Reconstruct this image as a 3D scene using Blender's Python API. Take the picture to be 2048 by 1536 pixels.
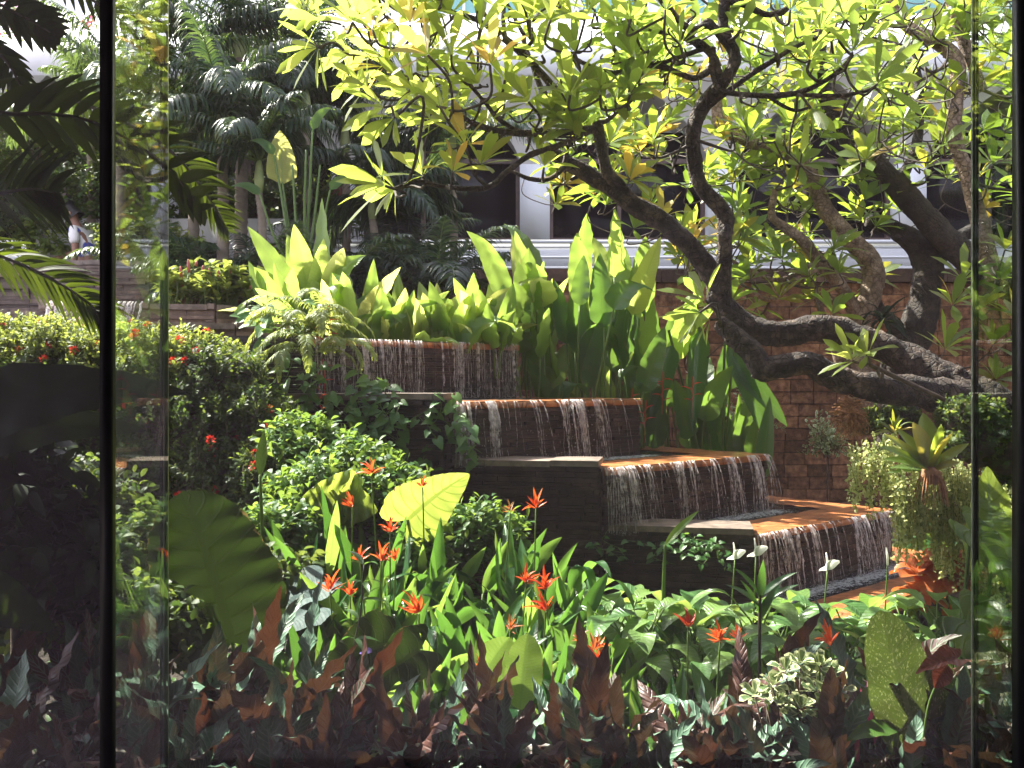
import bpy, bmesh, math, random
import numpy as np
from mathutils import Vector, noise

# ------------------------------------------------------------------ camera, sky, sun, exposure
for o in list(bpy.data.objects):
    bpy.data.objects.remove(o)
SC = bpy.context.scene
COL = SC.collection
F = 1868.0; HY = 762.0; EZ = 1.75          # focal length in photo pixels, horizon row, eye height
cam_d = bpy.data.cameras.new('camera'); cam = bpy.data.objects.new('camera', cam_d); COL.objects.link(cam)
cam.location = (0, 0, EZ); cam.rotation_euler = (math.radians(90), 0, 0)
cam_d.sensor_width = 36; cam_d.lens = 36 * F / 2048; cam_d.shift_y = (HY - 768) / 2048
cam_d.clip_start = 0.02; cam_d.clip_end = 2000
SC.camera = cam
SUN_DIR = Vector((-0.53, 0.42, 0.80)).normalized()     # towards the sun
W = bpy.data.worlds.new("World"); SC.world = W; W.use_nodes = True
nt = W.node_tree; sky = nt.nodes.new('ShaderNodeTexSky'); sky.sky_type = 'NISHITA'; sky.sun_disc = False
sky.sun_elevation = math.asin(SUN_DIR.z); sky.sun_rotation = math.atan2(SUN_DIR.x, SUN_DIR.y)
bg = nt.nodes['Background']
hs = nt.nodes.new('ShaderNodeHueSaturation'); hs.inputs['Saturation'].default_value = 0.45     # bright hazy tropical sky, not deep blue
nt.links.new(sky.outputs[0], hs.inputs['Color']); tn = nt.nodes.new('ShaderNodeMix'); tn.data_type = 'RGBA'; tn.blend_type = 'MULTIPLY'
tn.inputs[0].default_value = 1; tn.inputs[7].default_value = (1.12, .97, 1.04, 1); nt.links.new(hs.outputs[0], tn.inputs[6]); nt.links.new(tn.outputs[2], bg.inputs[0]); bg.inputs[1].default_value = 0.15
sl = bpy.data.lights.new('sun', 'SUN'); sun = bpy.data.objects.new('sun', sl); COL.objects.link(sun)
sl.energy = 5.0; sl.angle = math.radians(0.6); sl.color = (1.0, 0.93, 0.82)
sun.rotation_euler = SUN_DIR.to_track_quat('Z', 'Y').to_euler()
SC.view_settings.view_transform = 'Standard'; SC.view_settings.look = 'None'
SC.view_settings.exposure = 2.32; SC.view_settings.gamma = 1; SC.view_settings.use_curve_mapping = False
SC.cycles.max_bounces = 7; SC.cycles.diffuse_bounces = 3; SC.cycles.glossy_bounces = 3
SC.cycles.transmission_bounces = 5; SC.cycles.transparent_max_bounces = 12
SC.cycles.use_denoising = True; SC.cycles.sample_clamp_indirect = 6
SC.cycles.caustics_reflective = False; SC.cycles.caustics_refractive = False

R = random.Random(7)
G = np.random.default_rng(11)

def P(px, py, Y):
    """photo pixel + distance -> world point"""
    return np.array([(px - 1024) / F * Y, Y, EZ - (py - HY) / F * Y])
def v3(*a): return np.array(a, float)
def nrm(a):
    a = np.asarray(a, float)
    return a / np.maximum(np.linalg.norm(a, axis=-1, keepdims=True), 1e-9)

# ------------------------------------------------------------------ mesh collector
class MB:
    def __init__(s): s.V = []; s.Q = []; s.UV = []; s.T = []; s.n = 0
    def add(s, V, Q, uv=None, t=0.5):
        V = np.asarray(V, float).reshape(-1, 3); k = len(V)
        s.V.append(V); s.Q.append(np.asarray(Q, int).reshape(-1, 4) + s.n)
        s.UV.append(np.zeros((k, 2)) if uv is None else np.asarray(uv, float).reshape(-1, 2))
        s.T.append(np.full(k, t, float) if np.isscalar(t) else np.asarray(t, float).reshape(-1))
        s.n += k
    def build(s, name, mat, parent=None, smooth=True):
        me = bpy.data.meshes.new(name)
        V = np.concatenate(s.V); Q = np.concatenate(s.Q); UV = np.concatenate(s.UV); T = np.concatenate(s.T)
        if parent is not None and parent.type == 'EMPTY' or parent is not None:
            off = np.array(world_loc(parent)); V = V - off
        me.vertices.add(len(V)); me.vertices.foreach_set('co', V.ravel())
        me.loops.add(len(Q) * 4); me.loops.foreach_set('vertex_index', Q.ravel())
        me.polygons.add(len(Q)); me.polygons.foreach_set('loop_start', np.arange(0, len(Q) * 4, 4))
        me.polygons.foreach_set('use_smooth', np.full(len(Q), smooth))
        a = me.attributes.new('tint', 'FLOAT', 'POINT'); a.data.foreach_set('value', T)
        u = me.uv_layers.new(name='UVMap'); u.data.foreach_set('uv', UV[Q.ravel()].ravel())
        me.update(calc_edges=True); me.validate()
        me.materials.append(mat)
        o = bpy.data.objects.new(name, me); COL.objects.link(o)
        if parent is not None: o.parent = parent
        return o

def world_loc(o):
    l = Vector(o.location)
    while o.parent: o = o.parent; l += o.location
    return l

def tag(o, label=None, cat=None, group=None, kind=None):
    if label: o['label'] = label
    if cat: o['category'] = cat
    if group: o['group'] = group
    if kind: o['kind'] = kind
    return o
def thing(name, label, cat, loc, group=None):
    o = bpy.data.objects.new(name, None); COL.objects.link(o); o.location = tuple(float(c) for c in loc)
    o.empty_display_size = 0.1
    return tag(o, label, cat, group)
ORD = 'first second third fourth fifth sixth seventh eighth ninth tenth eleventh twelfth thirteenth fourteenth fifteenth sixteenth seventeenth eighteenth nineteenth twentieth'.split()
def ordn(i):
    if i < 20: return ORD[i]
    t = {2: 'twenty', 3: 'thirty', 4: 'forty', 5: 'fifty'}; n = i + 1
    return {20: 'twentieth', 30: 'thirtieth', 40: 'fortieth', 50: 'fiftieth'}[n] if n % 10 == 0 else t[n // 10] + '-' + ORD[n % 10 - 1]

# ------------------------------------------------------------------ shape helpers
def obox(mb, o, ax, ay, az, t=0.5):
    """box from a corner o and three edge vectors"""
    o, ax, ay, az = map(np.asarray, (o, ax, ay, az))
    V = [o + ax * i + ay * j + az * k for k in (0, 1) for j in (0, 1) for i in (0, 1)]
    Q = [(0, 2, 3, 1), (4, 5, 7, 6), (0, 1, 5, 4), (2, 6, 7, 3), (0, 4, 6, 2), (1, 3, 7, 5)]
    if np.dot(np.cross(ax, ay), az) < 0: Q = [q[::-1] for q in Q]
    uv = [(i, j) for k in (0, 1) for j in (0, 1) for i in (0, 1)]
    mb.add(V, Q, uv, t)
def cbox(mb, c, sx, sy, sz, t=0.5):
    c = np.asarray(c, float); obox(mb, c - (sx / 2, sy / 2, sz / 2), v3(sx, 0, 0), v3(0, sy, 0), v3(0, 0, sz), t)

def cr(pts, sub=4):
    """Catmull-Rom through pts (n,k)"""
    p = np.asarray(pts, float)
    if len(p) < 3:
        t = np.linspace(0, 1, sub + 1)[:, None]; return p[0] * (1 - t) + p[-1] * t
    q = np.vstack([2 * p[0] - p[1], p, 2 * p[-1] - p[-2]]); out = []
    for i in range(len(p) - 1):
        a, b, c, d = q[i:i + 4]
        for t in np.linspace(0, 1, sub, endpoint=False):
            out.append(.5 * ((2 * b) + (c - a) * t + (2 * a - 5 * b + 4 * c - d) * t * t + (3 * b - a - 3 * c + d) * t ** 3))
    out.append(p[-1]); return np.array(out)

def tube(mb, pts, rad, k=6, t=0.5, rough=0.0, freq=6.0, flat=1.0):
    pts = np.asarray(pts, float); n = len(pts)
    rad = np.broadcast_to(np.asarray(rad, float), (n,)) if np.ndim(rad) == 0 else np.asarray(rad, float)
    T = nrm(np.gradient(pts, axis=0))
    ref = v3(0, 0, 1) if abs(T[0][2]) < .9 else v3(1, 0, 0)
    N = np.zeros((n, 3)); a = nrm(np.cross(T[0], ref)); N[0] = a
    for i in range(1, n):
        a = a - T[i] * np.dot(a, T[i]); a = nrm(a); N[i] = a
    B = np.cross(T, N)
    th = np.linspace(0, 2 * np.pi, k, endpoint=False)
    ring = N[:, None] * np.cos(th)[None, :, None] + B[:, None] * np.sin(th)[None, :, None] * flat
    rr = np.repeat(rad[:, None], k, 1)
    if rough:
        for i in range(n):
            for j in range(k):
                q = Vector(pts[i] * freq + ring[i, j] * 1.3)
                rr[i, j] *= 1 + rough * (noise.noise(q) + .5 * noise.noise(q * 2.7) + .3 * noise.noise(q * 6.1))
    V = pts[:, None] + ring * rr[:, :, None]
    V = np.concatenate([V.reshape(-1, 3), pts[:1], pts[-1:]])
    idx = np.arange(n * k).reshape(n, k); nx = np.roll(idx, -1, 1)
    Q = np.stack([idx[:-1], nx[:-1], nx[1:], idx[1:]], -1).reshape(-1, 4)
    c0, c1 = n * k, n * k + 1
    caps = [(c0, idx[0, (j + 1) % k], idx[0, j], c0) for j in range(k)] + [(c1, idx[-1, j], idx[-1, (j + 1) % k], c1) for j in range(k)]
    # quads only: close the ends with degenerate-free pairs
    e = []
    for j in range(0, k - (k % 2), 2):
        e.append((c0, idx[0, (j + 2) % k], idx[0, (j + 1) % k], idx[0, j])); e.append((c1, idx[-1, j], idx[-1, (j + 1) % k], idx[-1, (j + 2) % k]))
    Q = np.concatenate([Q, np.array(e, int).reshape(-1, 4)])
    u = np.concatenate([np.repeat(np.linspace(0, 1, n), k), [0, 1]]); vv = np.concatenate([np.tile(th / (2 * np.pi), n), [0, 0]])
    tt = np.concatenate([np.repeat(t, k), [t[0], t[-1]]]) if np.ndim(t) else t
    mb.add(V, Q, np.stack([u, vv], 1), tt)

PROF = {
    'lance': lambda t: np.sin(np.pi * np.clip(t, 0, 1) ** .75) ** .85,
    'strap': lambda t: np.clip(t * 12, 0, 1) ** .5 * np.clip((1 - t) * 3.0, 0, 1) ** .7,
    'obov': lambda t: (np.clip(t, 0, 1) ** 1.25 * np.clip(1 - t, 0, 1) ** .55) / (0.695 ** 1.25 * .305 ** .55),
    'oval': lambda t: np.sqrt(np.clip(np.sin(np.pi * t), 0, 1)),
    'paddle': lambda t: np.clip(t * 7, 0, 1) ** .6 * np.clip(1 - t ** 3.2, 0, 1) ** .9 * (1 - .12 * t),
    'heart': lambda t: np.clip(.72 + t * 1.6, 0, 1) * np.clip((1 - t) * 1.35, 0, 1) ** .8,
    'shield': lambda t: np.clip(.70 + t * 1.4, 0, 1) * np.sqrt(np.clip(1 - t ** 2.6, 0, 1)),
    'petal': lambda t: np.clip(t + .15, 0, .6) / .6 * np.clip((1 - t) * 2.5, 0, 1) ** .8,
    'palm': lambda t: np.clip(t * 8 + .3, 0, 1) * np.clip((1 - t) * 1.6, 0, 1) ** .8,
}

def leaves(mb, B, D, N, L, Wd, prof='lance', droop=0.3, fold=.2, t=None, n=5, m=1, wave=0.0, wf=5.0, lobe=0.0, twist=0.0, scal=0.0):
    B = np.atleast_2d(np.asarray(B, float)); K = max(len(B), len(np.atleast_2d(D))); B = np.broadcast_to(B, (K, 3))
    D = nrm(np.broadcast_to(np.asarray(D, float), (K, 3))); N = np.broadcast_to(np.asarray(N, float), (K, 3))
    L = np.broadcast_to(np.asarray(L, float), (K,)); Wd = np.broadcast_to(np.asarray(Wd, float), (K,))
    droop = np.broadcast_to(np.asarray(droop, float), (K,))
    t = G.random(K) if t is None else np.broadcast_to(np.asarray(t, float), (K,))
    S = nrm(np.cross(D, N + 1e-4)); s = np.linspace(0, 1, n + 1)
    Tn = D[:, None] + v3(0, 0, -1)[None, None] * (droop[:, None, None] * 2 * s[None, :, None])
    Tn = nrm(Tn)
    seg = Tn[:, :-1] * (L / n)[:, None, None]
    C = np.concatenate([np.zeros((K, 1, 3)), np.cumsum(seg, 1)], 1) + B[:, None]
    if twist:
        ang = (G.random(K) * 2 - 1)[:, None] * twist * s[None]
        Nn0 = np.cross(S[:, None], Tn)
        Sx = S[:, None] * np.cos(ang)[..., None] + Nn0 * np.sin(ang)[..., None]
    else: Sx = np.repeat(S[:, None], n + 1, 1)
    Nn = nrm(np.cross(Sx, Tn))
    w = PROF[prof](s)[None] * Wd[:, None] / 2
    if scal: w = w * (1 + scal * np.abs(np.sin(s * n * 1.57)) + scal * .8 * np.sin(s * 17 + 1))[None]
    c = np.linspace(-1, 1, 2 * m + 1); a = np.abs(c)
    ph = G.random(K) * 6.28
    off = Sx[:, :, None] * (w[:, :, None] * c)[..., None] * math.sqrt(max(0.05, 1 - fold * fold * .5))
    hgt = fold * w[:, :, None] * a
    if wave:
        hgt = hgt + wave * w[:, :, None] * (a ** 1.5) * np.sin(s[None, :, None] * wf * 6.283 + ph[:, None, None] + (c[None, None] > 0) * 1.7)
    V = C[:, :, None] + off + Nn[:, :, None] * hgt[..., None]
    if lobe:
        sh = lobe * np.sin(np.pi * a * .62)[None, None] * ((1 - s) ** 2)[None, :, None] * L[:, None, None]
        V = V - Tn[:, :, None] * sh[..., None]
    M = 2 * m + 1; nn = n + 1
    idx = np.arange(nn * M).reshape(nn, M)
    q = np.stack([idx[:-1, :-1], idx[:-1, 1:], idx[1:, 1:], idx[1:, :-1]], -1).reshape(-1, 4)
    Q = (q[None] + (np.arange(K) * nn * M)[:, None, None]).reshape(-1, 4)
    uv = np.stack(np.broadcast_arrays(s[:, None], (c[None] + 1) / 2), -1).reshape(-1, 2)
    mb.add(V.reshape(-1, 3), Q, np.tile(uv, (K, 1)), np.repeat(t, nn * M))

def blob(mb, c, r, t=.5, seg=8, rings=5, sc=(1, 1, 1), rough=0):
    c = np.asarray(c, float); th = np.linspace(0, 2 * np.pi, seg, endpoint=False); ph = np.linspace(0.12, np.pi - .12, rings)
    D = np.array([[math.sin(p) * math.cos(a), math.sin(p) * math.sin(a), math.cos(p)] for p in ph for a in th])
    rr = np.full(len(D), float(r))
    if rough: rr *= np.array([1 + rough * noise.noise(Vector(d * 2 + c * 3)) for d in D])
    V = c + D * rr[:, None] * np.array(sc)
    idx = np.arange(rings * seg).reshape(rings, seg); nx = np.roll(idx, -1, 1)
    Q = np.stack([idx[:-1], idx[1:], nx[1:], nx[:-1]], -1).reshape(-1, 4)
    e = []
    for j in range(0, seg, 2):
        e += [(idx[0, 0], idx[0, j], idx[0, (j + 1) % seg], idx[0, (j + 2) % seg])] if 0 < j < seg - 2 else []
        e += [(idx[-1, 0], idx[-1, (j + 2) % seg], idx[-1, (j + 1) % seg], idx[-1, j])] if 0 < j < seg - 2 else []
    if e: Q = np.concatenate([Q, e])
    mb.add(V, Q, None, t)

# ------------------------------------------------------------------ materials
def nodes(name):
    m = bpy.data.materials.new(name); m.use_nodes = True; n = m.node_tree
    for x in list(n.nodes): n.nodes.remove(x)
    return m, n, n.nodes.new, n.links.new
def sset(nd, **k):
    for a, b in k.items(): nd.inputs[a.replace('_', ' ')].default_value = b
def rgba(c): return (c[0], c[1], c[2], 1)
def ramp(n, cols, fac=None):
    r = n.nodes.new('ShaderNodeValToRGB'); e = r.color_ramp.elements
    while len(e) < len(cols): e.new(.5)
    for i, (p, c) in enumerate(cols): e[i].position = p; e[i].color = rgba(c)
    if fac is not None: n.links.new(fac, r.inputs[0])
    return r
def math_(n, op, a, b=None, c=None):
    x = n.nodes.new('ShaderNodeMath'); x.operation = op
    for i, q in enumerate((a, b, c)):
        if q is None: continue
        if isinstance(q, (int, float)): x.inputs[i].default_value = q
        else: n.links.new(q, x.inputs[i])
    return x.outputs[0]
def mixc(n, f, a, b, mode='MIX'):
    x = n.nodes.new('ShaderNodeMix'); x.data_type = 'RGBA'; x.blend_type = mode
    for i, q in ((0, f), (6, a), (7, b)):
        if isinstance(q, (int, float)): x.inputs[i].default_value = q
        elif isinstance(q, (tuple, list)): x.inputs[i].default_value = rgba(q)
        else: n.links.new(q, x.inputs[i])
    return x.outputs[2]
def noisetex(n, scale, detail=3, vec=None, rough=.5, dist=0):
    x = n.nodes.new('ShaderNodeTexNoise'); sset(x, Scale=scale, Detail=detail, Roughness=rough, Distortion=dist)
    if vec is not None: n.links.new(vec, x.inputs['Vector'])
    return x.outputs[0]

def leaf_mat(name, cols, tcols, tf=.45, rough=.38, vein=10, vs=.25, back=None, edge=None, speck=None, midrib=None, spec=.5, bump=.25, vpow=6):
    m, n, N, Lk = nodes(name)
    at = N('ShaderNodeAttribute'); at.attribute_name = 'tint'
    uv = N('ShaderNodeUVMap'); sp = N('ShaderNodeSeparateXYZ'); Lk(uv.outputs[0], sp.inputs[0])
    geo = N('ShaderNodeNewGeometry')
    col = ramp(n, cols, at.outputs['Fac']).outputs[0]; tcol = ramp(n, tcols, at.outputs['Fac']).outputs[0]
    d = math_(n, 'ABSOLUTE', math_(n, 'MULTIPLY_ADD', sp.outputs[1], 2, -1))
    ph = math_(n, 'SUBTRACT', math_(n, 'MULTIPLY', sp.outputs[0], vein), math_(n, 'MULTIPLY', d, 1.6))
    wv = math_(n, 'SINE', math_(n, 'MULTIPLY', ph, 6.283))
    wv = math_(n, 'POWER', math_(n, 'MULTIPLY_ADD', wv, .5, .5), vpow)
    mid = math_(n, 'LESS_THAN', d, .07)
    vn = math_(n, 'MAXIMUM', wv, mid)
    ns = noisetex(n, 14, 2)
    var = ramp(n, [(0.3, (.72, .72, .72)), (.7, (1.2, 1.2, 1.2))], ns).outputs[0]
    col = mixc(n, 1.0, col, var, 'MULTIPLY')
    if speck:
        s2 = noisetex(n, speck[1], 4, rough=.7); sk = ramp(n, [(speck[2], (0, 0, 0)), (speck[2] + .06, (1, 1, 1))], s2).outputs[0]
        col = mixc(n, sk, col, speck[0]); tcol = mixc(n, sk, tcol, speck[0])
    if edge:
        ek = math_(n, 'GREATER_THAN', math_(n, 'ADD', math_(n, 'MAXIMUM', d, math_(n, 'MULTIPLY', sp.outputs[0], .97)), math_(n, 'MULTIPLY', noisetex(n, 40 if edge[1] < .9 else 9, 3, rough=.7), .3)), edge[1])
        col = mixc(n, ek, col, edge[0]); tcol = mixc(n, ek, tcol, edge[0])
    mr = midrib or tuple(min(1, c * 1.9) for c in cols[len(cols) // 2][1])
    col = mixc(n, math_(n, 'MULTIPLY', vn, vs), col, mr)
    tcol = mixc(n, math_(n, 'MULTIPLY', vn, vs * .7), tcol, tuple(c * .55 for c in tcols[len(tcols) // 2][1]))
    if back: col = mixc(n, geo.outputs['Backfacing'], col, mixc(n, 1, back, var, 'MULTIPLY'))
    b = N('ShaderNodeBump'); sset(b, Strength=bump, Distance=.004); Lk(vn, b.inputs['Height'])
    p = N('ShaderNodeBsdfPrincipled'); Lk(col, p.inputs['Base Color']); sset(p, Roughness=rough)
    p.inputs['Specular IOR Level'].default_value = spec; Lk(b.outputs[0], p.inputs['Normal'])
    tr = N('ShaderNodeBsdfTranslucent'); Lk(tcol, tr.inputs[0])
    mx = N('ShaderNodeMixShader'); mx.inputs[0].default_value = tf; Lk(p.outputs[0], mx.inputs[1]); Lk(tr.outputs[0], mx.inputs[2])
    o = N('ShaderNodeOutputMaterial'); Lk(mx.outputs[0], o.inputs[0])
    return m

def solid(name, cols, rough=.7, nscale=8, bump=.3, bdist=.01, spec=.4, detail=4, tint=True, trans=None, metallic=0, coord='obj'):
    """procedural surface: noise ramp between cols, multiplied a little by the piece's own tint, with bump"""
    m, n, N, Lk = nodes(name)
    tc = N('ShaderNodeTexCoord'); ns = noisetex(n, nscale, detail, tc.outputs['Object'], .6)
    col = ramp(n, cols, ns).outputs[0]
    if tint:
        at = N('ShaderNodeAttribute'); at.attribute_name = 'tint'
        r2 = ramp(n, [(0, (.5, .5, .5)), (.5, (1, 1, 1)), (1, (1.55, 1.5, 1.45))], at.outputs['Fac']).outputs[0]
        col = mixc(n, 1, col, r2, 'MULTIPLY')
    p = N('ShaderNodeBsdfPrincipled'); Lk(col, p.inputs['Base Color']); sset(p, Roughness=rough, Metallic=metallic)
    p.inputs['Specular IOR Level'].default_value = spec
    if bump:
        b = N('ShaderNodeBump'); sset(b, Strength=bump, Distance=bdist)
        Lk(noisetex(n, nscale * 4, 5, tc.outputs['Object'], .65), b.inputs['Height']); Lk(b.outputs[0], p.inputs['Normal'])
    o = N('ShaderNodeOutputMaterial'); sh = p.outputs[0]
    if trans:
        tr = N('ShaderNodeBsdfTranslucent'); tr.inputs[0].default_value = rgba(trans[0]); mx = N('ShaderNodeMixShader')
        mx.inputs[0].default_value = trans[1]; Lk(sh, mx.inputs[1]); Lk(tr.outputs[0], mx.inputs[2]); sh = mx.outputs[0]
    Lk(sh, o.inputs[0]); return m

def bark_mat(name, c0, c1, c2):
    m, n, N, Lk = nodes(name)
    tc = N('ShaderNodeTexCoord')
    a = noisetex(n, 9, 6, tc.outputs['Object'], .7); v = N('ShaderNodeTexVoronoi'); v.feature = 'DISTANCE_TO_EDGE'; sset(v, Scale=26)
    mp = N('ShaderNodeMapping'); mp.inputs['Scale'].default_value = (1, 1, 1); Lk(tc.outputs['Object'], mp.inputs[0]); Lk(mp.outputs[0], v.inputs['Vector'])
    col = ramp(n, [(.32, c0), (.5, c1), (.68, c2)], a).outputs[0]
    cr_ = ramp(n, [(0, (.45, .45, .45)), (.12, (1, 1, 1))], v.outputs['Distance']).outputs[0]
    col = mixc(n, .7, col, cr_, 'MULTIPLY')
    p = N('ShaderNodeBsdfPrincipled'); Lk(col, p.inputs['Base Color']); sset(p, Roughness=.8)
    h = math_(n, 'ADD', noisetex(n, 45, 6, tc.outputs['Object'], .7), math_(n, 'MULTIPLY', math_(n, 'MINIMUM', v.outputs['Distance'], .12), 5))
    b = N('ShaderNodeBump'); sset(b, Strength=1.0, Distance=.02); Lk(h, b.inputs['Height']); Lk(b.outputs[0], p.inputs['Normal'])
    o = N('ShaderNodeOutputMaterial'); Lk(p.outputs[0], o.inputs[0]); return m

def water_mat(name):
    m, n, N, Lk = nodes(name)
    tc = N('ShaderNodeTexCoord'); at = N('ShaderNodeAttribute'); at.attribute_name = 'tint'
    # tint = real nearness to the falling water: froth sits there
    f = math_(n, 'ADD', noisetex(n, 34, 5, tc.outputs['Object'], .75, .6), math_(n, 'MULTIPLY', at.outputs['Fac'], .30))
    fk = ramp(n, [(.70, (0, 0, 0)), (.80, (1, 1, 1))], f).outputs[0]
    col = mixc(n, fk, (.012, .016, .02), (.75, .78, .8))
    p = N('ShaderNodeBsdfPrincipled'); p.inputs['Specular IOR Level'].default_value = .3; Lk(col, p.inputs['Base Color']); Lk(ramp(n, [(0, (.04,) * 3), (1, (.6,) * 3)], fk).outputs[0], p.inputs['Roughness'])
    b = N('ShaderNodeBump'); sset(b, Strength=.9, Distance=.02); Lk(math_(n, 'ADD', noisetex(n, 16, 3, tc.outputs['Object'], .5, .5), math_(n, 'MULTIPLY', fk, .5)), b.inputs['Height'])
    Lk(b.outputs[0], p.inputs['Normal'])
    o = N('ShaderNodeOutputMaterial'); Lk(p.outputs[0], o.inputs[0]); return m

def fall_mat(name, a=.45):
    m, n, N, Lk = nodes(name)
    tc = N('ShaderNodeTexCoord')
    p = N('ShaderNodeBsdfPrincipled'); sset(p, Base_Color=(.85, .8, .8, 1), Roughness=.12)
    tr = N('ShaderNodeBsdfTranslucent'); tr.inputs[0].default_value = (.95, .9, .9, 1)
    m1 = N('ShaderNodeMixShader'); m1.inputs[0].default_value = .5; Lk(p.outputs[0], m1.inputs[1]); Lk(tr.outputs[0], m1.inputs[2])
    t = N('ShaderNodeBsdfTransparent'); m2 = N('ShaderNodeMixShader')
    fr = N('ShaderNodeLayerWeight'); fr.inputs[0].default_value = .35
    k = math_(n, 'MULTIPLY', math_(n, 'ADD', fr.outputs['Facing'], .25), ramp(n, [(.35, (.15,) * 3), (.65, (1,) * 3)], noisetex(n, 25, 3, tc.outputs['Object'])).outputs[0])
    k = math_(n, 'MINIMUM', math_(n, 'MULTIPLY', k, a * 2), .95)
    Lk(k, m2.inputs[0]); Lk(t.outputs[0], m2.inputs[1]); Lk(m1.outputs[0], m2.inputs[2])
    o = N('ShaderNodeOutputMaterial'); Lk(m2.outputs[0], o.inputs[0]); return m

def glass_mat(name, tint=(.95, .97, .955), boost=1.0, veil=.016):
    m, n, N, Lk = nodes(name)
    g = N('ShaderNodeNewGeometry'); fr = N('ShaderNodeFresnel')
    Lk(math_(n, 'MULTIPLY_ADD', g.outputs['Backfacing'], 1 / 1.48 - 1.48, 1.48), fr.inputs['IOR'])
    tr = N('ShaderNodeBsdfTransparent'); tr.inputs[0].default_value = rgba(tint)
    gl = N('ShaderNodeBsdfGlossy'); gl.inputs['Roughness'].default_value = 0; gl.inputs['Color'].default_value = (1, 1, 1, 1)
    mx = N('ShaderNodeMixShader'); Lk(math_(n, 'MULTIPLY', fr.outputs[0], boost), mx.inputs[0]); Lk(tr.outputs[0], mx.inputs[1]); Lk(gl.outputs[0], mx.inputs[2])
    veil_bsdf = N('ShaderNodeBsdfTranslucent'); veil_bsdf.inputs[0].default_value = (.95, .76, .92, 1)      # milky purple veil laid over the pane to lift the shadows
    m3 = N('ShaderNodeMixShader'); m3.inputs[0].default_value = veil; Lk(mx.outputs[0], m3.inputs[1]); Lk(veil_bsdf.outputs[0], m3.inputs[2])
    o = N('ShaderNodeOutputMaterial'); Lk(m3.outputs[0], o.inputs[0]); return m

M = {}
g = lambda r, gg, b: (r, gg, b)
M['frangi'] = leaf_mat('frangipani_leaf', [(0, (.05, .11, .02)), (.8, (.10, .17, .02)), (.9, (.32, .25, .05)), (1, (.45, .28, .06))],
                       [(0, (.30, .45, .07)), (.55, (.55, .66, .10)), (.84, (.68, .72, .14)), (.93, (.85, .62, .14)), (1, (.8, .50, .12))], .6, .4, 12, .3)
M['frangi2'] = leaf_mat('frangipani_leaf_behind', [(0, (.05, .10, .025)), (.85, (.10, .16, .03)), (1, (.45, .3, .04))],
                        [(0, (.22, .38, .05)), (.7, (.45, .58, .06)), (1, (.75, .5, .08))], .45, .4, 10, .25)
M['heli'] = leaf_mat('paddle_leaf', [(0, (.03, .10, .02)), (.7, (.07, .16, .02)), (1, (.22, .26, .03))],
                     [(0, (.25, .42, .05)), (.7, (.50, .66, .12)), (1, (.86, .84, .24))], .58, .3, 26, .4, vpow=10, bump=.5, edge=((.26, .17, .06), 1.145))
M['heli_dark'] = leaf_mat('tall_paddle_leaf', [(0, (.015, .06, .02)), (1, (.05, .12, .025))],
                          [(0, (.12, .26, .04)), (1, (.32, .5, .07))], .42, .28, 30, .4, vpow=10, bump=.5, edge=((.26, .17, .06), 1.145))
M['psitta'] = leaf_mat('parrot_flower_leaf', [(0, (.018, .075, .03)), (.6, (.035, .11, .03)), (1, (.08, .17, .02))],
                       [(0, (.10, .26, .03)), (.6, (.22, .42, .06)), (1, (.42, .60, .10))], .4, .26, 24, .45, bump=.6, vpow=14, edge=((.26, .17, .06), 1.145))
M['lily'] = leaf_mat('peace_lily_leaf', [(0, (.06, .15, .05)), (1, (.17, .27, .08))], [(0, (.2, .4, .07)), (1, (.5, .62, .12))], .33, .3, 12, .15, bump=.5)
M['copper'] = leaf_mat('copper_backed_leaf', [(0, (.07, .16, .10)), (.6, (.13, .24, .16)), (.68, (.045, .015, .010)), (1, (.065, .020, .013))],
                       [(0, (.07, .04, .015)), (1, (.13, .035, .012))], .16, .45, 15, .6, back=(.080, .030, .021), midrib=(.22, .32, .24), bump=.55)
M['ear'] = leaf_mat('elephant_ear_leaf', [(0, (.03, .09, .015)), (1, (.09, .16, .02))], [(0, (.15, .22, .02)), (.5, (.30, .42, .03)), (1, (.60, .72, .12))], .5, .35, 9, .85, bump=1, vpow=18, edge=((.26, .17, .06), 1.145))
M['ear_olive'] = leaf_mat('olive_round_leaf', [(0, (.03, .05, .01)), (1, (.05, .08, .015))], [(0, (.032, .058, .008)), (1, (.045, .075, .010))], .5, .5, 9, .9, spec=.25, bump=1, vpow=18, edge=((.26, .17, .06), 1.145))
M['ear_grey'] = leaf_mat('ribbed_blue_green_leaf', [(0, (.045, .085, .08)), (1, (.07, .12, .11))], [(0, (.12, .2, .1)), (1, (.2, .3, .1))], .2, .6, 18, .3, bump=.35, spec=.2)
M['dark_leaf'] = leaf_mat('shade_darkened_leaf', [(0, (.006, .014, .007)), (1, (.018, .036, .014))], [(0, (.012, .02, .003)), (1, (.05, .08, .01))], .2, .6, 6, .1, spec=.2, bump=.1)  # near-black base colour stands in for shade on the silhouetted leaves
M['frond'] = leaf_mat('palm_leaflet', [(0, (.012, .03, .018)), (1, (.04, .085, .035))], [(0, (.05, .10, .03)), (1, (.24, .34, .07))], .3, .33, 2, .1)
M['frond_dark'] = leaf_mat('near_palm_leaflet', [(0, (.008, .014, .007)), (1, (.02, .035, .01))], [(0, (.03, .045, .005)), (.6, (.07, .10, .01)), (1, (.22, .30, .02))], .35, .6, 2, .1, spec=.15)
M['hedge'] = leaf_mat('hedge_leaf', [(0, (.025, .055, .015)), (.8, (.07, .12, .02)), (1, (.22, .26, .04))], [(0, (.10, .18, .03)), (1, (.6, .66, .12))], .38, .5, 6, .1, spec=.28)
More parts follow.
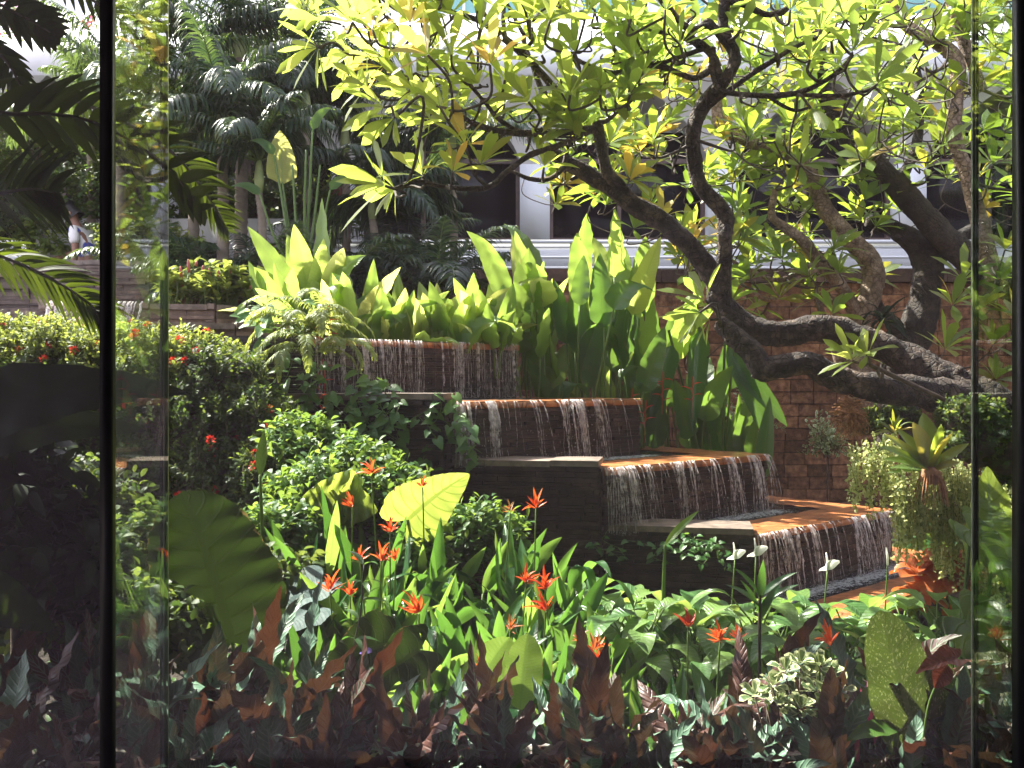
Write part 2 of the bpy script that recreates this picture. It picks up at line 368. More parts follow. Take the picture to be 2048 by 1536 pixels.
M['shrub'] = leaf_mat('glossy_shrub_leaf', [(0, (.025, .08, .025)), (1, (.07, .16, .03))], [(0, (.12, .26, .04)), (1, (.4, .55, .08))], .38, .42, 6, .1, spec=.3)
M['pothos'] = leaf_mat('vine_leaf', [(0, (.03, .11, .03)), (1, (.09, .19, .04))], [(0, (.15, .32, .04)), (1, (.38, .55, .08))], .35, .38, 6, .3, spec=.35)
M['button'] = leaf_mat('button_vine_leaf', [(0, (.22, .27, .09)), (1, (.52, .53, .25))], [(0, (.4, .46, .14)), (1, (.85, .85, .4))], .6, .4, 2, .05)
M['fern'] = leaf_mat('fern_leaf', [(0, (.07, .13, .03)), (1, (.16, .22, .06))], [(0, (.25, .36, .06)), (1, (.5, .55, .12))], .4, .5, 2, .1)
M['varieg'] = leaf_mat('cream_edged_leaf', [(0, (.08, .14, .06)), (1, (.12, .18, .07))], [(0, (.2, .28, .1)), (1, (.3, .38, .12))], .25, .35, 5, .15, edge=((.55, .58, .32), .86))
M['dieff'] = leaf_mat('mottled_leaf', [(0, (.08, .14, .03)), (1, (.11, .18, .03))], [(0, (.10, .15, .02)), (1, (.14, .20, .03))], .45, .4, 9, .6,
                      vpow=10, bump=.6, speck=((.44, .50, .2), 34, .56), midrib=(.4, .45, .2))
M['croton'] = leaf_mat('orange_croton_leaf', [(0, (.34, .07, .03)), (.6, (.44, .13, .05)), (.7, (.12, .2, .03)), (1, (.15, .26, .04))],
                       [(0, (.6, .12, .03)), (.62, (.7, .2, .05)), (.7, (.3, .45, .05)), (1, (.4, .55, .06))], .35, .35, 8, .2)
M['orange'] = leaf_mat('orange_bract', [(0, (.55, .04, .012)), (.7, (.80, .12, .02)), (.85, (.6, .22, .06)), (1, (.22, .12, .05))], [(0, (.75, .08, .02)), (.7, (.92, .2, .04)), (1, (.4, .2, .06))], .35, .35, 1, .0)
M['red'] = leaf_mat('red_bract', [(0, (.55, .025, .02)), (1, (.75, .06, .03))], [(0, (.7, .05, .03)), (1, (.85, .1, .05))], .3, .4, 1, .0)
M['spike'] = leaf_mat('pinkish_red_spike', [(0, (.42, .09, .07)), (1, (.62, .20, .15))], [(0, (.5, .12, .08)), (1, (.6, .2, .15))], .2, .45, 1, .0)
M['white'] = leaf_mat('white_petal', [(0, (.8, .8, .74)), (1, (.85, .85, .8))], [(0, (.85, .85, .78)), (1, (.92, .92, .85))], .5, .4, 1, .0)
M['pink'] = leaf_mat('pink_petal', [(0, (.75, .06, .2)), (1, (.8, .12, .3))], [(0, (.8, .1, .25)), (1, (.9, .2, .35))], .4, .4, 1, .0)
M['palepink'] = leaf_mat('pale_pink_petal', [(0, (.7, .4, .45)), (1, (.8, .6, .62))], [(0, (.7, .4, .45)), (1, (.9, .7, .7))], .3, .4, 1, .0)
M['violet'] = leaf_mat('violet_petal', [(0, (.16, .10, .5)), (1, (.25, .15, .62))], [(0, (.3, .2, .7)), (1, (.3, .2, .7))], .3, .4, 1, .0)
M['rust'] = leaf_mat('dry_rust_spathe', [(0, (.22, .06, .035)), (1, (.28, .09, .05))], [(0, (.4, .08, .03)), (1, (.5, .12, .04))], .3, .4, 9, .5, bump=1)
M['stem'] = solid('green_stem', [(.3, (.07, .14, .03)), (.7, (.13, .2, .04))], .45, 20, .1, trans=((.3, .4, .05), .2))
M['stem_dark'] = solid('dark_stem', [(.3, (.03, .025, .02)), (.7, (.07, .055, .04))], .6, 20, .2)
M['twig'] = solid('woody_twig', [(.3, (.06, .04, .03)), (.7, (.15, .11, .08))], .8, 30, .5)
M['bark'] = bark_mat('warty_frangipani_bark', (.012, .008, .007), (.045, .029, .022), (.20, .14, .105))
M['bark2'] = bark_mat('pale_frangipani_bark', (.10, .065, .045), (.28, .19, .135), (.50, .38, .29))
M['barkdark'] = bark_mat('dark_bark', (.012, .009, .008), (.035, .025, .02), (.08, .055, .04))
M['twigf'] = solid('frangipani_twig', [(.3, (.028, .02, .017)), (.7, (.10, .075, .06))], .75, 60, .6, bdist=.006)
M['palmtrunk'] = solid('ringed_palm_trunk', [(.3, (.12, .095, .07)), (.7, (.28, .23, .18))], .8, 6, .5)
M['crownshaft'] = solid('green_crown_shaft', [(.3, (.20, .27, .09)), (.7, (.36, .40, .18))], .45, 5, .1)
M['slate'] = solid('stacked_slate', [(.3, (.012, .009, .009)), (.52, (.032, .021, .018)), (.72, (.095, .062, .05))], .42, 9, .6, spec=.35)
M['slate_pale'] = solid('slate_coping', [(.3, (.10, .08, .068)), (.7, (.26, .205, .17))], .5, 12, .5)
M['ledge'] = solid('brown_ledge_slate', [(.3, (.07, .045, .036)), (.55, (.14, .10, .08)), (.75, (.28, .21, .17))], .5, 8, .6)
M['water'] = water_mat('pool_water'); M['fall'] = fall_mat('falling_water', .85); M['drop'] = fall_mat('water_drops', .8)
M['lat'] = solid('laterite_block', [(.32, (.075, .036, .024)), (.5, (.19, .088, .052)), (.68, (.33, .17, .10))], .9, 14, 1.0, .012, spec=.2, detail=7)
M['latcap'] = solid('laterite_coping', [(.3, (.05, .03, .025)), (.7, (.14, .08, .06))], .9, 12, .9, .012, detail=6)
M['mortar'] = solid('dark_mortar', [(.3, (.03, .022, .02)), (.7, (.06, .045, .04))], .95, 20, .5)
M['plaster'] = solid('white_plaster', [(.3, (.70, .72, .76)), (.7, (.78, .80, .83))], .75, 3, .12, spec=.3)
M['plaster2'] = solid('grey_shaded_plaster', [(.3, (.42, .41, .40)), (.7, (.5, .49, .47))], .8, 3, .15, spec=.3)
M['brown'] = solid('brown_window_frame', [(.3, (.07, .045, .04)), (.7, (.11, .07, .06))], .5, 12, .1)
M['teal'] = solid('teal_tower_glass', [(.3, (.12, .34, .33)), (.7, (.22, .48, .46))], .2, 1.5, 0, spec=.7)
M['ground'] = solid('garden_soil', [(.3, (.016, .012, .009)), (.7, (.045, .034, .024))], .95, 6, 1, .04, tint=False)
M['black'] = solid('black_aluminium', [(.3, (.012, .011, .014)), (.7, (.018, .016, .02))], .45, 12, .03)
M['alum'] = solid('clear_glass_joint', [(.3, (.30, .31, .26)), (.7, (.42, .42, .36))], .3, 12, 0)
M['room'] = solid('room_paint', [(.3, (.36, .32, .35)), (.7, (.42, .37, .41))], .8, 4, .1)
M['skin'] = solid('skin', [(.3, (.45, .22, .14)), (.7, (.55, .29, .19))], .5, 8, .05)
M['hair'] = solid('black_hair', [(.3, (.01, .008, .008)), (.7, (.02, .016, .015))], .5, 60, .5)
M['coir'] = solid('coir_fibre', [(.3, (.25, .11, .05)), (.7, (.5, .26, .14))], .9, 30, .5)
M['stone'] = solid('split_rock', [(.3, (.14, .11, .08)), (.7, (.34, .27, .2))], .85, 5, .8, .02)
M['lantern'] = solid('red_lantern', [(.3, (.10, .02, .015)), (.7, (.16, .035, .025))], .5, 8, .1)
M['winglass'] = solid('dark_window_glass', [(.3, (.006, .005, .007)), (.7, (.012, .010, .013))], .08, 2, 0, spec=.22)

def shirt_mat():
    m, n, N, Lk = nodes('white_shirt_blue_panels'); tc = N('ShaderNodeTexCoord')
    k = ramp(n, [(.56, (0, 0, 0)), (.60, (1, 1, 1))], noisetex(n, 5, 1, tc.outputs['Object'])).outputs[0]
    p = N('ShaderNodeBsdfPrincipled'); Lk(mixc(n, k, (.8, .78, .78), (.06, .09, .38)), p.inputs['Base Color']); sset(p, Roughness=.8)
    o = N('ShaderNodeOutputMaterial'); Lk(p.outputs[0], o.inputs[0]); return m
M['shirt'] = shirt_mat()

def flag_mat():
    m, n, N, Lk = nodes('orange_flagstone'); tc = N('ShaderNodeTexCoord')
    mp = N('ShaderNodeMapping'); Lk(tc.outputs['Object'], mp.inputs[0]); mp.inputs['Rotation'].default_value = (0, 0, -math.radians(40.6)); mp.inputs['Scale'].default_value = (1, 2.6, 1)
    v = N('ShaderNodeTexVoronoi'); v.feature = 'DISTANCE_TO_EDGE'; sset(v, Scale=4.5); Lk(mp.outputs[0], v.inputs['Vector'])
    v2 = N('ShaderNodeTexVoronoi'); sset(v2, Scale=4.5); Lk(mp.outputs[0], v2.inputs['Vector'])
    a = noisetex(n, 7, 6, mp.outputs[0], .65)
    col = ramp(n, [(.3, (.27, .085, .028)), (.5, (.47, .17, .06)), (.7, (.66, .30, .13))], a).outputs[0]
    sp = N('ShaderNodeSeparateColor'); Lk(v2.outputs['Color'], sp.inputs[0])
    col = mixc(n, .45, col, ramp(n, [(0, (.45, .45, .45)), (1, (1.4, 1.35, 1.3))], sp.outputs[0]).outputs[0], 'MULTIPLY')
    col = mixc(n, 1, col, ramp(n, [(0, (.18, .15, .13)), (.05, (1, 1, 1))], v.outputs['Distance']).outputs[0], 'MULTIPLY')
    col = mixc(n, ramp(n, [(.5, (0, 0, 0)), (.66, (.75, .75, .75))], noisetex(n, 3.1, 6, tc.outputs['Object'], .75)).outputs[0], col, (.07, .045, .03))
    col = mixc(n, ramp(n, [(.62, (0, 0, 0)), (.72, (.6, .6, .6))], noisetex(n, 19, 5, mp.outputs[0], .7)).outputs[0], col, (.62, .48, .38))
    p = N('ShaderNodeBsdfPrincipled'); Lk(col, p.inputs['Base Color']); sset(p, Roughness=.32)
    h = math_(n, 'ADD', math_(n, 'MULTIPLY', math_(n, 'MINIMUM', v.outputs['Distance'], .05), 8), math_(n, 'MULTIPLY', noisetex(n, 30, 5, tc.outputs['Object']), .4))
    b = N('ShaderNodeBump'); sset(b, Strength=.6, Distance=.008); Lk(h, b.inputs['Height']); Lk(b.outputs[0], p.inputs['Normal'])
    o = N('ShaderNodeOutputMaterial'); Lk(p.outputs[0], o.inputs[0]); return m
M['flag'] = flag_mat()
# ================================================================== SETTING
def grid_sheet(name, x0, x1, y0, y1, nx, ny, zf, mat):
    mb = MB(); xs = np.linspace(x0, x1, nx); ys = np.linspace(y0, y1, ny); X, Y = np.meshgrid(xs, ys)
    Z = np.array([[zf(a, b) for a in xs] for b in ys]); idx = np.arange(nx * ny).reshape(ny, nx)
    mb.add(np.stack([X, Y, Z], -1).reshape(-1, 3), np.stack([idx[:-1, :-1], idx[:-1, 1:], idx[1:, 1:], idx[1:, :-1]], -1).reshape(-1, 4))
    o = mb.build(name, mat); return tag(o, kind='structure')
grid_sheet('ground', -600, 600, -600, 600, 3, 3, lambda x, y: -.02, M['ground'])
def bed(x, y):                               # planted beds: low in front, banked up to the left and behind the fountain
    h = .22 + .10 * noise.noise(Vector((x * 1.3, y * 1.3, 0)))
    s = lambda a, lo, hi: min(1, max(0, (a - lo) / (hi - lo)))
    left = s(-x, .5, 2.2)
    h += left * (s(y, 3.9, 7.0) * .95) + left * s(y, 7.4, 8.4) * .75
    h += s(-x, -1.0, .6) * s(y, 7.2, 8.4) * (.9 - .0) * (1 - left)
    if x > .8: h -= .15
    return h
def bedz(x, y): return bed(x, y)
grid_sheet('garden_bed', -9, 9, 2.85, 10.9, 120, 70, bed, M['ground'])

# ---------------------------------------------------------- slate and stone
def slate_face(mb, p0, d, L, z0, z1, nrm2, hmin=.016, hmax=.036, depth=.05, prot=.026, lmin=.10, lmax=.42, seed=0):
    rr = random.Random(seed); z = z0; d = np.array([d[0], d[1], 0.]); nn = np.array([nrm2[0], nrm2[1], 0.]); p0 = np.array([p0[0], p0[1], 0.])
    while z < z1 - .006:
        h = min(rr.uniform(hmin, hmax), z1 - z); s = -rr.uniform(0, lmax)
        while s < L:
            l = rr.uniform(lmin, lmax); a, b = max(0, s), min(L, s + l)
            if b - a > .012:
                q = rr.random() ** 1.6 * prot; t = min(1, max(0, rr.gauss(.5, .32)))
                gap = .0022
                sk = rr.uniform(-.003, .003)
                obox(mb, p0 + d * (a + gap) - nn * depth + v3(0, 0, z + gap * .5), d * (b - a - gap * 2), nn * (depth + q), v3(0, 0, h - gap), t)
            s += l
        z += h
def coping(mb, p0, d, L, z, w, into, th=.04, over=.02, seed=0, jit=.006):
    rr = random.Random(seed); s = 0; d = np.array([d[0], d[1], 0.]); into = np.array([into[0], into[1], 0.]); p0 = np.array([p0[0], p0[1], 0.])
    while s < L:
        l = min(rr.uniform(.28, .55), L - s)
        obox(mb, p0 + d * (s + .002) - into * (over + rr.uniform(0, jit)) + v3(0, 0, z - th + rr.uniform(-jit, jit) * .4), d * (l - .004), into * (w + over), v3(0, 0, th), rr.uniform(.3, .9))
        s += l

U = np.array([.759, .651]); Vv = np.array([-.651, .759]); NO = np.array([.651, -.759])
WL = np.array([-.984, .18]); WN = np.array([-.18, -.984])
ST = .45; LIP = 1.91
ZT = {i: EZ - (-.306 + ST * (i - 1)) for i in range(1, 6)}
AX = {i: np.array([-.42 + 1.03 * (i - 2), 6.35 if i > 1 else 6.55]) for i in range(1, 6)}
AX[1] = np.array([-1.42, 6.6])
BL = {1: 'topmost basin of the cascade, its lip at eye level below the bright paddle leaves', 2: 'second basin from the top, with a flat orange lip and long strands of falling water',
      3: 'middle basin of the cascade, with slate side wall and broad wet orange rim', 4: 'fourth basin down, pale coping on a dark slate wall and orange rim pointing right',
      5: 'lowest basin of the cascade, wide orange flagstone edge beside the croton leaves'}
def to_w(c, a, b): return np.array([c[0] + U[0] * a + Vv[0] * b, c[1] + U[1] * a + Vv[1] * b])
def sheet_uv(mb, c, a0, a1, b0, b1, z, na, nb, jit=0, tf=None, seed=0):
    A = np.linspace(a0, a1, na); Bq = np.linspace(b0, b1, nb); V = []; T = []
    for b in Bq:
        for a in A:
            w = to_w(c, a, b); V.append((w[0], w[1], z + (jit * noise.noise(Vector((w[0] * 9, w[1] * 9, seed))) if jit else 0))); T.append(tf(a, b) if tf else .5)
    idx = np.arange(na * nb).reshape(nb, na)
    mb.add(V, np.stack([idx[:-1, :-1], idx[:-1, 1:], idx[1:, 1:], idx[1:, :-1]], -1).reshape(-1, 4), None, T)

for i in range(1, 6):
    c = AX[i]; z = ZT[i]
    RW = .40; RS = .40 if i < 5 else .60; a_s = 0.0 if i < 5 else -.85
    t = thing('fountain_basin', BL[i], 'fountain', (c[0], c[1], 0), 'stepped fountain basins')
    wl = MB()
    zlow = (ZT[i + 1] - .12) if i < 5 else .0
    cw = c + np.array([-.03, -.13]) if i > 1 else c
    if 1 < i < 5: slate_face(wl, cw, (c - cw) / np.linalg.norm(c - cw), np.linalg.norm(c - cw) + .02, .0, z + .02, NO, seed=i + 70)
    if i < 5: slate_face(wl, cw + WL * 1.12 if i > 1 else c + WL * .9, -WL, 1.12 if i > 1 else .9, .0 if i > 1 else .9, z + .02, WN, seed=i)
    slate_face(wl, c + U * a_s, U, LIP - a_s, zlow, z - .05, NO, seed=i + 10)
    slate_face(wl, to_w(c, LIP, 0), Vv, 1.9, zlow, z - .05, U, seed=i + 20)
    wl.build('slate_wall', M['slate'], t, smooth=False)
    if 1 < i < 5:
        cp = MB(); coping(cp, cw + WL * 1.12, -WL, 1.12, z + .060, .34, -WN, seed=i); cp.build('coping', M['slate_pale'], t, smooth=False)
    rm = MB(); depth = 2.1
    # L-shaped rim: front lip along U, side along Vv, laid as separate flat stones with a slightly uneven top
    ov = .022
    sheet_uv(rm, c, a_s, LIP + ov, -ov, RW, z, 40, 10, .006, seed=i)
    sheet_uv(rm, c, LIP - RS, LIP + ov, RW, depth, z, 10, 40, .006, seed=i)
    obox(rm, np.append(to_w(c, a_s, -ov), z - .05), np.append(U * (LIP + ov - a_s), 0), np.append(Vv * (RW + ov), 0), v3(0, 0, .043))
    obox(rm, np.append(to_w(c, LIP - RS, RW), z - .05), np.append(U * (RS + ov), 0), np.append(Vv * (depth - RW), 0), v3(0, 0, .043))
    rm.build('rim', M['flag'], t)
    if i > 1:
        wm = MB()
        prev = AX[i - 1]
        def near(a, b):
            w = to_w(c, a, b) - prev; s = w[0] * NO[0] + w[1] * NO[1]; q = w[0] * U[0] + w[1] * U[1]
            side = max(0, q - LIP)
            return math.exp(-((s - .10) / .16) ** 2) * math.exp(-(side / .2) ** 2) if s > -.1 else 0
        sheet_uv(wm, c, a_s + .02, LIP - RS + .005, RW - .005, depth, z - .005, 60, 60, .003, near, seed=i + 50)
        sheet_uv(wm, c, -.02, LIP - RW, .06, RW, z - .004, 40, 8, 0, near) if i == 2 else None
        wm.build('water_surface', M['water'], t)
    if i == 5: continue
    # falling water
    fm = MB(); rr = random.Random(100 + i); drop = ST - .01
    NS = {1: 190, 2: 95, 3: 125, 4: 135}[i]
    cent = [rr.uniform(.02, LIP) for _ in range({1: 30, 2: 11, 3: 12, 4: 14}[i])] + [.05, .12]
    for k in range(NS):
        cc = rr.choice(cent); a0 = min(LIP + .0, max(.0, cc + rr.gauss(0, .036)))
        v = rr.uniform(.12, .55) if i > 1 else rr.uniform(.05, .25)
        if i > 1 and a0 < .16: v *= .35
        a1 = a0 + (cc - a0) * rr.uniform(-.2, .8) + rr.gauss(0, .02)
        if rr.random() < .12: a0 = rr.uniform(0, LIP); a1 = a0 + rr.gauss(0, .01)
        ns = 15; s = np.linspace(0, 1, ns); end = rr.choice([1, 1, 1, rr.uniform(.5, 1)]); s = s * end
        tt = s ** .55 * math.sqrt(2 * drop / 9.8)
        dz = 4.9 * tt ** 2; out = v * tt + .006
        wob = np.array([noise.noise(Vector((k * 3.1, x * 7, i))) for x in s]) * .014 * s ** .5
        al = a0 + (a1 - a0) * s + wob
        pts = np.array([np.append(to_w(c, al[j], -.024 - out[j]), z + .004 - dz[j]) for j in range(ns)])
        r0 = rr.uniform(.0014, .0046) if i > 1 else rr.uniform(.0010, .0028)
        rad = r0 * (1.3 - .6 * s / end) * np.array([.6 + .9 * abs(noise.noise(Vector((k * 1.7, x * 11, 4)))) for x in s])
        tube(fm, pts, rad, 4, rr.random(), flat=rr.choice([1, 1, .4]))
    for k in range(26):      # thin glassy sheets between the strands
        a0 = rr.choice(cent); v = rr.uniform(.15, .45) if i > 1 else .12; s = np.linspace(0, rr.uniform(.35, 1), 14); tt = s ** .55 * math.sqrt(2 * drop / 9.8)
        cv = [np.append(to_w(c, min(LIP, a0 + .02 * noise.noise(Vector((k, x * 5, 7)))), -.03 - v * q_), z + .004 - 4.9 * q_ * q_) for x, q_ in zip(s, tt)]; wd = rr.uniform(.006, .022)
        rad = wd * (1.0 - .75 * s) * np.array([.7 + .6 * abs(noise.noise(Vector((k * 1.3, x * 8, 9)))) for x in s])
        L_ = np.array(cv) - np.append(U, 0) * rad[:, None]; R_ = np.array(cv) + np.append(U, 0) * rad[:, None]; Mi = np.array(cv) + np.append(NO, 0) * (rad * .3)[:, None]
        ii = np.arange(14); fm.add(np.concatenate([L_, Mi, R_]), np.concatenate([np.stack([ii[:-1], ii[:-1] + 14, ii[1:] + 14, ii[1:]], 1), np.stack([ii[:-1] + 14, ii[:-1] + 28, ii[1:] + 28, ii[1:] + 14], 1)]))
    fm.build('falling_water', M['fall'], t)
    dm = MB()
    for k in range(420):
        s = rr.random(); a0 = rr.choice(cent) + rr.gauss(0, .06)
        if not 0 < a0 < LIP: continue
        r_ = rr.uniform(.0012, .0032)
        blob(dm, np.append(to_w(c, a0, -.03 - rr.uniform(0, .13) * s ** .5), z - s * drop), r_, .5, 5 + 1, 3, (1, 1, rr.uniform(1, 3)))
    for k in range(800):    # splash
        a0 = rr.choice(cent) + rr.gauss(0, .08); h = rr.random() ** 2 * .07
        if not 0 < a0 < LIP: continue
        blob(dm, np.append(to_w(c, a0, -.09 - rr.gauss(0, .05)), z - drop + h * (1 if k % 3 else .1)), rr.uniform(.0012, .0035), .5, 6, 3)
    tag(dm.build('water_drops', M['drop'], t), kind='stuff')

# upper left ledges of the older cascade
def ledge(name, label, pts, zt, zb, seed, fall=None, capw=.4, over=.03):
    t = thing(name, label, 'ledge', (pts[0][0], pts[0][1], zb), 'slate ledges at upper left')
    m1 = MB(); m2 = MB()
    for j in range(len(pts) - 1):
        a = np.array(pts[j]); b = np.array(pts[j + 1]); L = np.linalg.norm(b - a); d = (b - a) / L; nn = np.array([d[1], -d[0]])
        slate_face(m1, a, d, L, zb, zt - .04, nn, .022, .05, .06, .035, .15, .6, seed=seed + j)
        coping(m2, a, d, L, zt, capw, -nn, .045, over, seed=seed + j, jit=.015)
    m1.build('slate_wall', M['ledge'], t, smooth=False); m2.build('coping', M['slate_pale'], t, smooth=False)
    if fall:
        a = np.array(pts[fall[0]]); b = np.array(pts[fall[0] + 1]); L = np.linalg.norm(b - a); d = (b - a) / L; nn = np.array([d[1], -d[0]])
        fm = MB(); rr = random.Random(seed)
        for k in range(fall[3]):
            s0 = rr.uniform(fall[1], fall[2]) * L; n_ = 8; q = np.linspace(0, 1, n_); H = fall[4]
            p = [np.append(a + d * (s0 + .02 * noise.noise(Vector((k, x * 4, 2)))) + nn * (over + .03 + .10 * math.sqrt(x)), zt + .01 - H * x) for x in q]
            tube(fm, p, rr.uniform(.003, .010), 4, .5, flat=.5)
        fm.build('falling_water', M['fall'], t)
def XY(px, Y): return ((px - 1024) / F * Y, Y)
ledge('stone_ledge', 'lowest slate ledge left of the cascade, dark face above the red-flowered hedge', [XY(-200, 6.6), XY(320, 7.0), XY(470, 7.15), XY(562, 7.35), XY(640, 8.2)], EZ + (HY - 645) / F * 7.1, .9, 31)
ledge('stone_ledge', 'middle slate ledge with thin water running over it under the red-spiked ginger', [XY(80, 7.6), XY(300, 7.65), XY(430, 7.75), XY(492, 7.95), XY(520, 8.6)], EZ + (HY - 608) / F * 7.7, 1.9, 41, (0, .1, .98, 70, .17))
ledge('stone_ledge', 'highest slate ledge in front of the person at the far left', [XY(-300, 9.3), XY(60, 9.4), XY(300, 9.4), XY(330, 9.8)], EZ + (HY - 522) / F * 9.4, 2.0, 51)

# low pale wall behind the palms
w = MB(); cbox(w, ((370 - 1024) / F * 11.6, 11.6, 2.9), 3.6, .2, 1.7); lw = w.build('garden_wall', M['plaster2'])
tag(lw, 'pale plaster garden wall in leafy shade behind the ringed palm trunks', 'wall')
rb = thing('rocks', 'cluster placeholder', 'rock', (0, 0, 0)); bpy.data.objects.remove(rb)
for k, (px, py, r_) in enumerate([(35, 1085, .10), (95, 1120, .085)]):
    m = MB(); p = P(px, py, 3.7); blob(m, p, r_, .6, 12, 9, (1.5, 1, .62), .5); o = m.build('rock', M['stone'], None, smooth=False)
    tag(o, ['larger split tan rock at the left edge under the dark leaves', 'smaller tan rock right of the larger one at the left edge'][k], 'rock', 'rocks at the left edge')
for k, (px, py, Y, r_) in enumerate([(20, 1150, 3.8, .14), (120, 1175, 3.8, .13)]): pass

# ---------------------------------------------------------- laterite wall
t = thing('laterite_wall', 'long rust-red laterite block wall behind the tall paddle plants and tree trunks', 'wall', (2, 11, 0))
m = MB(); rr = random.Random(5); x0, x1 = -4.2, 8.6; z = .05; row = 0
while z < 2.86:
    x = x0 - rr.uniform(0, .14) + (row % 2) * .14
    while x < x1:
        l = rr.choice([.27, .28, .29, .25]); obox(m, v3(x + .004, 11.0 - rr.uniform(0, .02), z + .004), v3(l - .010, 0, 0), v3(0, .12, 0), v3(0, 0, .132 + rr.uniform(0, .003)), min(1, max(0, rr.gauss(.5, .22))))
        x += l
    z += .143; row += 1
m.build('block_courses', M['lat'], t, smooth=False)
m = MB(); cbox(m, ((x0 + x1) / 2, 11.10, 1.45), x1 - x0, .14, 2.9); m.build('mortar', M['mortar'], t)
m = MB(); x = x0
while x < x1:
    l = rr.uniform(.4, .6); cbox(m, (x + l / 2, 11.08, 2.985 + rr.uniform(-.006, .006)), l - .006, .30, .15, rr.random()); x += l
m.build('coping', M['latcap'], t, smooth=False)

# ---------------------------------------------------------- white building
BY = 14.0
bx = lambda px: (px - 1024) / F * BY
bz = lambda py: EZ + (HY - py) / F * BY
b = thing('arcade_building', 'white low building with flared columns, dark windows and brown frames', 'building', (2, BY, 3))
m = MB(); cbox(m, (1.5, BY + .1, (bz(545) + bz(489)) / 2), 26, .5, bz(489) - bz(545) )
for zz in (bz(538), bz(517), bz(497)): cbox(m, (1.5, BY - .153, zz), 26, .014, .03)
cbox(m, (1.5, BY + .08, bz(487)), 26, .58, .05)
cbox(m, (1.5, BY + 3.8, 3.4), 26, .2, 6.2)
cbox(m, (-11.4, BY + 2, 4.5), .2, 4, 4); cbox(m, (14.4, BY + 2, 4.5), .2, 4, 4)
cbox(m, (1.5, BY + 2, 2.95), 26, 4, .1)
m.build('wall', M['plaster'], b)
cols = [bx(1069) + 2.78 * k for k in (-4, -3, -2, -1, 0, 1, 2, 3, 4)]
z0, z1, z2 = bz(487) + .03, bz(335), bz(182)
for x in cols:
    m = MB(); cbox(m, (x, BY, (z0 + z1) / 2), .44, .44, z1 - z0); m.build('column', M['plaster'], b)
    m = MB(); n_ = 9; V = []
    for k in range(n_ + 1):
        s = k / n_; hw = .22 + (1.17) * s ** 1.7; hd = .22 + .5 * s ** 1.7; zz = z1 + (z2 - z1) * s
        V += [(x - hw, BY - hd, zz), (x + hw, BY - hd, zz), (x + hw, BY + hd, zz), (x - hw, BY + hd, zz)]
    Q = [(4 * k + j, 4 * k + (j + 1) % 4, 4 * k + 4 + (j + 1) % 4, 4 * k + 4 + j) for k in range(n_) for j in range(4)]
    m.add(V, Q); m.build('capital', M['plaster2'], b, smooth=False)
m = MB(); cbox(m, (1.5, BY + 1.7, z2 + .12), 26, 4.4, .24); cbox(m, (1.5, BY - .45, z2 + .33), 26, .14, .5)
m.build('roof_slab', M['plaster'], b)
m = MB(); ya, za, yb, zb_ = BY - .36, z2 + .30, BY + 3.4, z2 + 2.5
m.add([(-11.5, ya, za), (14.5, ya, za), (14.5, yb, zb_), (-11.5, yb, zb_), (-11.5, ya, za - .1), (14.5, ya, za - .1), (14.5, yb, zb_ - .1), (-11.5, yb, zb_ - .1)],
      [(0, 1, 2, 3), (7, 6, 5, 4), (0, 4, 5, 1), (1, 5, 6, 2), (2, 6, 7, 3), (3, 7, 4, 0)])
m.build('sloping_roof', M['plaster'], b, smooth=False)
for k in range(len(cols) - 1):
    xa, xb = cols[k] + .22, cols[k + 1] - .22; xm = (xa + xb) / 2
    f = MB()
    xs = [xa + .03, xa + (xb - xa) * (.45 if k != 3 else .38), xb - .03]
    for xx in xs: cbox(f, (xx, BY + .06, (z0 + z2) / 2 - .3), .06, .08, z2 - z0 - .6)
    cbox(f, (xm, BY + .06, z0 + .03), xb - xa - .01, .075, .06); cbox(f, (xm, BY + .06, z1 + .1), xb - xa - .01, .075, .07)
    w_ = f.build('window_frame', M['brown'], b, smooth=False)
    p = MB(); cbox(p, (xm, BY + .10, (z0 + z2) / 2 - .3), xb - xa - .02, .012, z2 - z0 - .6); p.build('pane', M['winglass'], w_)
    p = MB(); rr2 = random.Random(k)
    # interior clutter behind the glass: curtain folds
    for q in range(7):
        cbox(p, (xa + .1 + q * .06, BY + .5, (z0 + z1) / 2), .05, .06 + .02 * (q % 2), z1 - z0)
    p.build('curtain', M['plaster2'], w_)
# tower far behind
tw = thing('high_rise', 'tall white building with teal glass bands rising behind the low white roof', 'building', (0, 30, 0))
m = MB(); cbox(m, (0, 34.2, 8.6), 60, 8, 17.2); m.build('wall', M['plaster'], tw)
for r_ in range(2):
    zc = 10.2 + r_ * 3.4
    for q in range(14):
        x = -17.5 + q * 2.6
        if q in (4, 5): continue
        m = MB(); cbox(m, (x, 30.17, zc), 2.1, .1, 2.0); p = m.build('window', M['teal'], tw, smooth=False)
        mm = MB()
        for dx in (-1.06, -.35, .35, 1.06): cbox(mm, (x + dx, 30.09, zc), .09, .1, 2.1)
        cbox(mm, (x, 30.085, zc + 1.04), 2.2, .11, .1); cbox(mm, (x, 30.085, zc - 1.04), 2.2, .11, .1)
        mm.build('window_frame', M['plaster'], p, smooth=False)
# terrace railing block at upper left with dark openings
t = thing('terrace_pavilion', 'white pavilion with narrow dark and teal openings at the top left corner', 'building', (-9, 18, 6))
X = lambda px, Y: (px - 1024) / F * Y
Zp = lambda py, Y: EZ + (HY - py) / F * Y
m = MB(); cbox(m, (X(130, 18), 18.3, Zp(55, 18)), 6, .3, 2.2); m.build('wall', M['plaster'], t)
for k, px in enumerate((124, 146, 166, 188, 100, 78)):
    m = MB(); cbox(m, (X(px, 18), 18.12, Zp(72, 18)), .13, .1, .30); m.build('opening', M['winglass'], t)
    m = MB(); cbox(m, (X(px, 18), 18.12, Zp(42, 18)), .13, .1, .22); m.build('window', M['teal'], t)
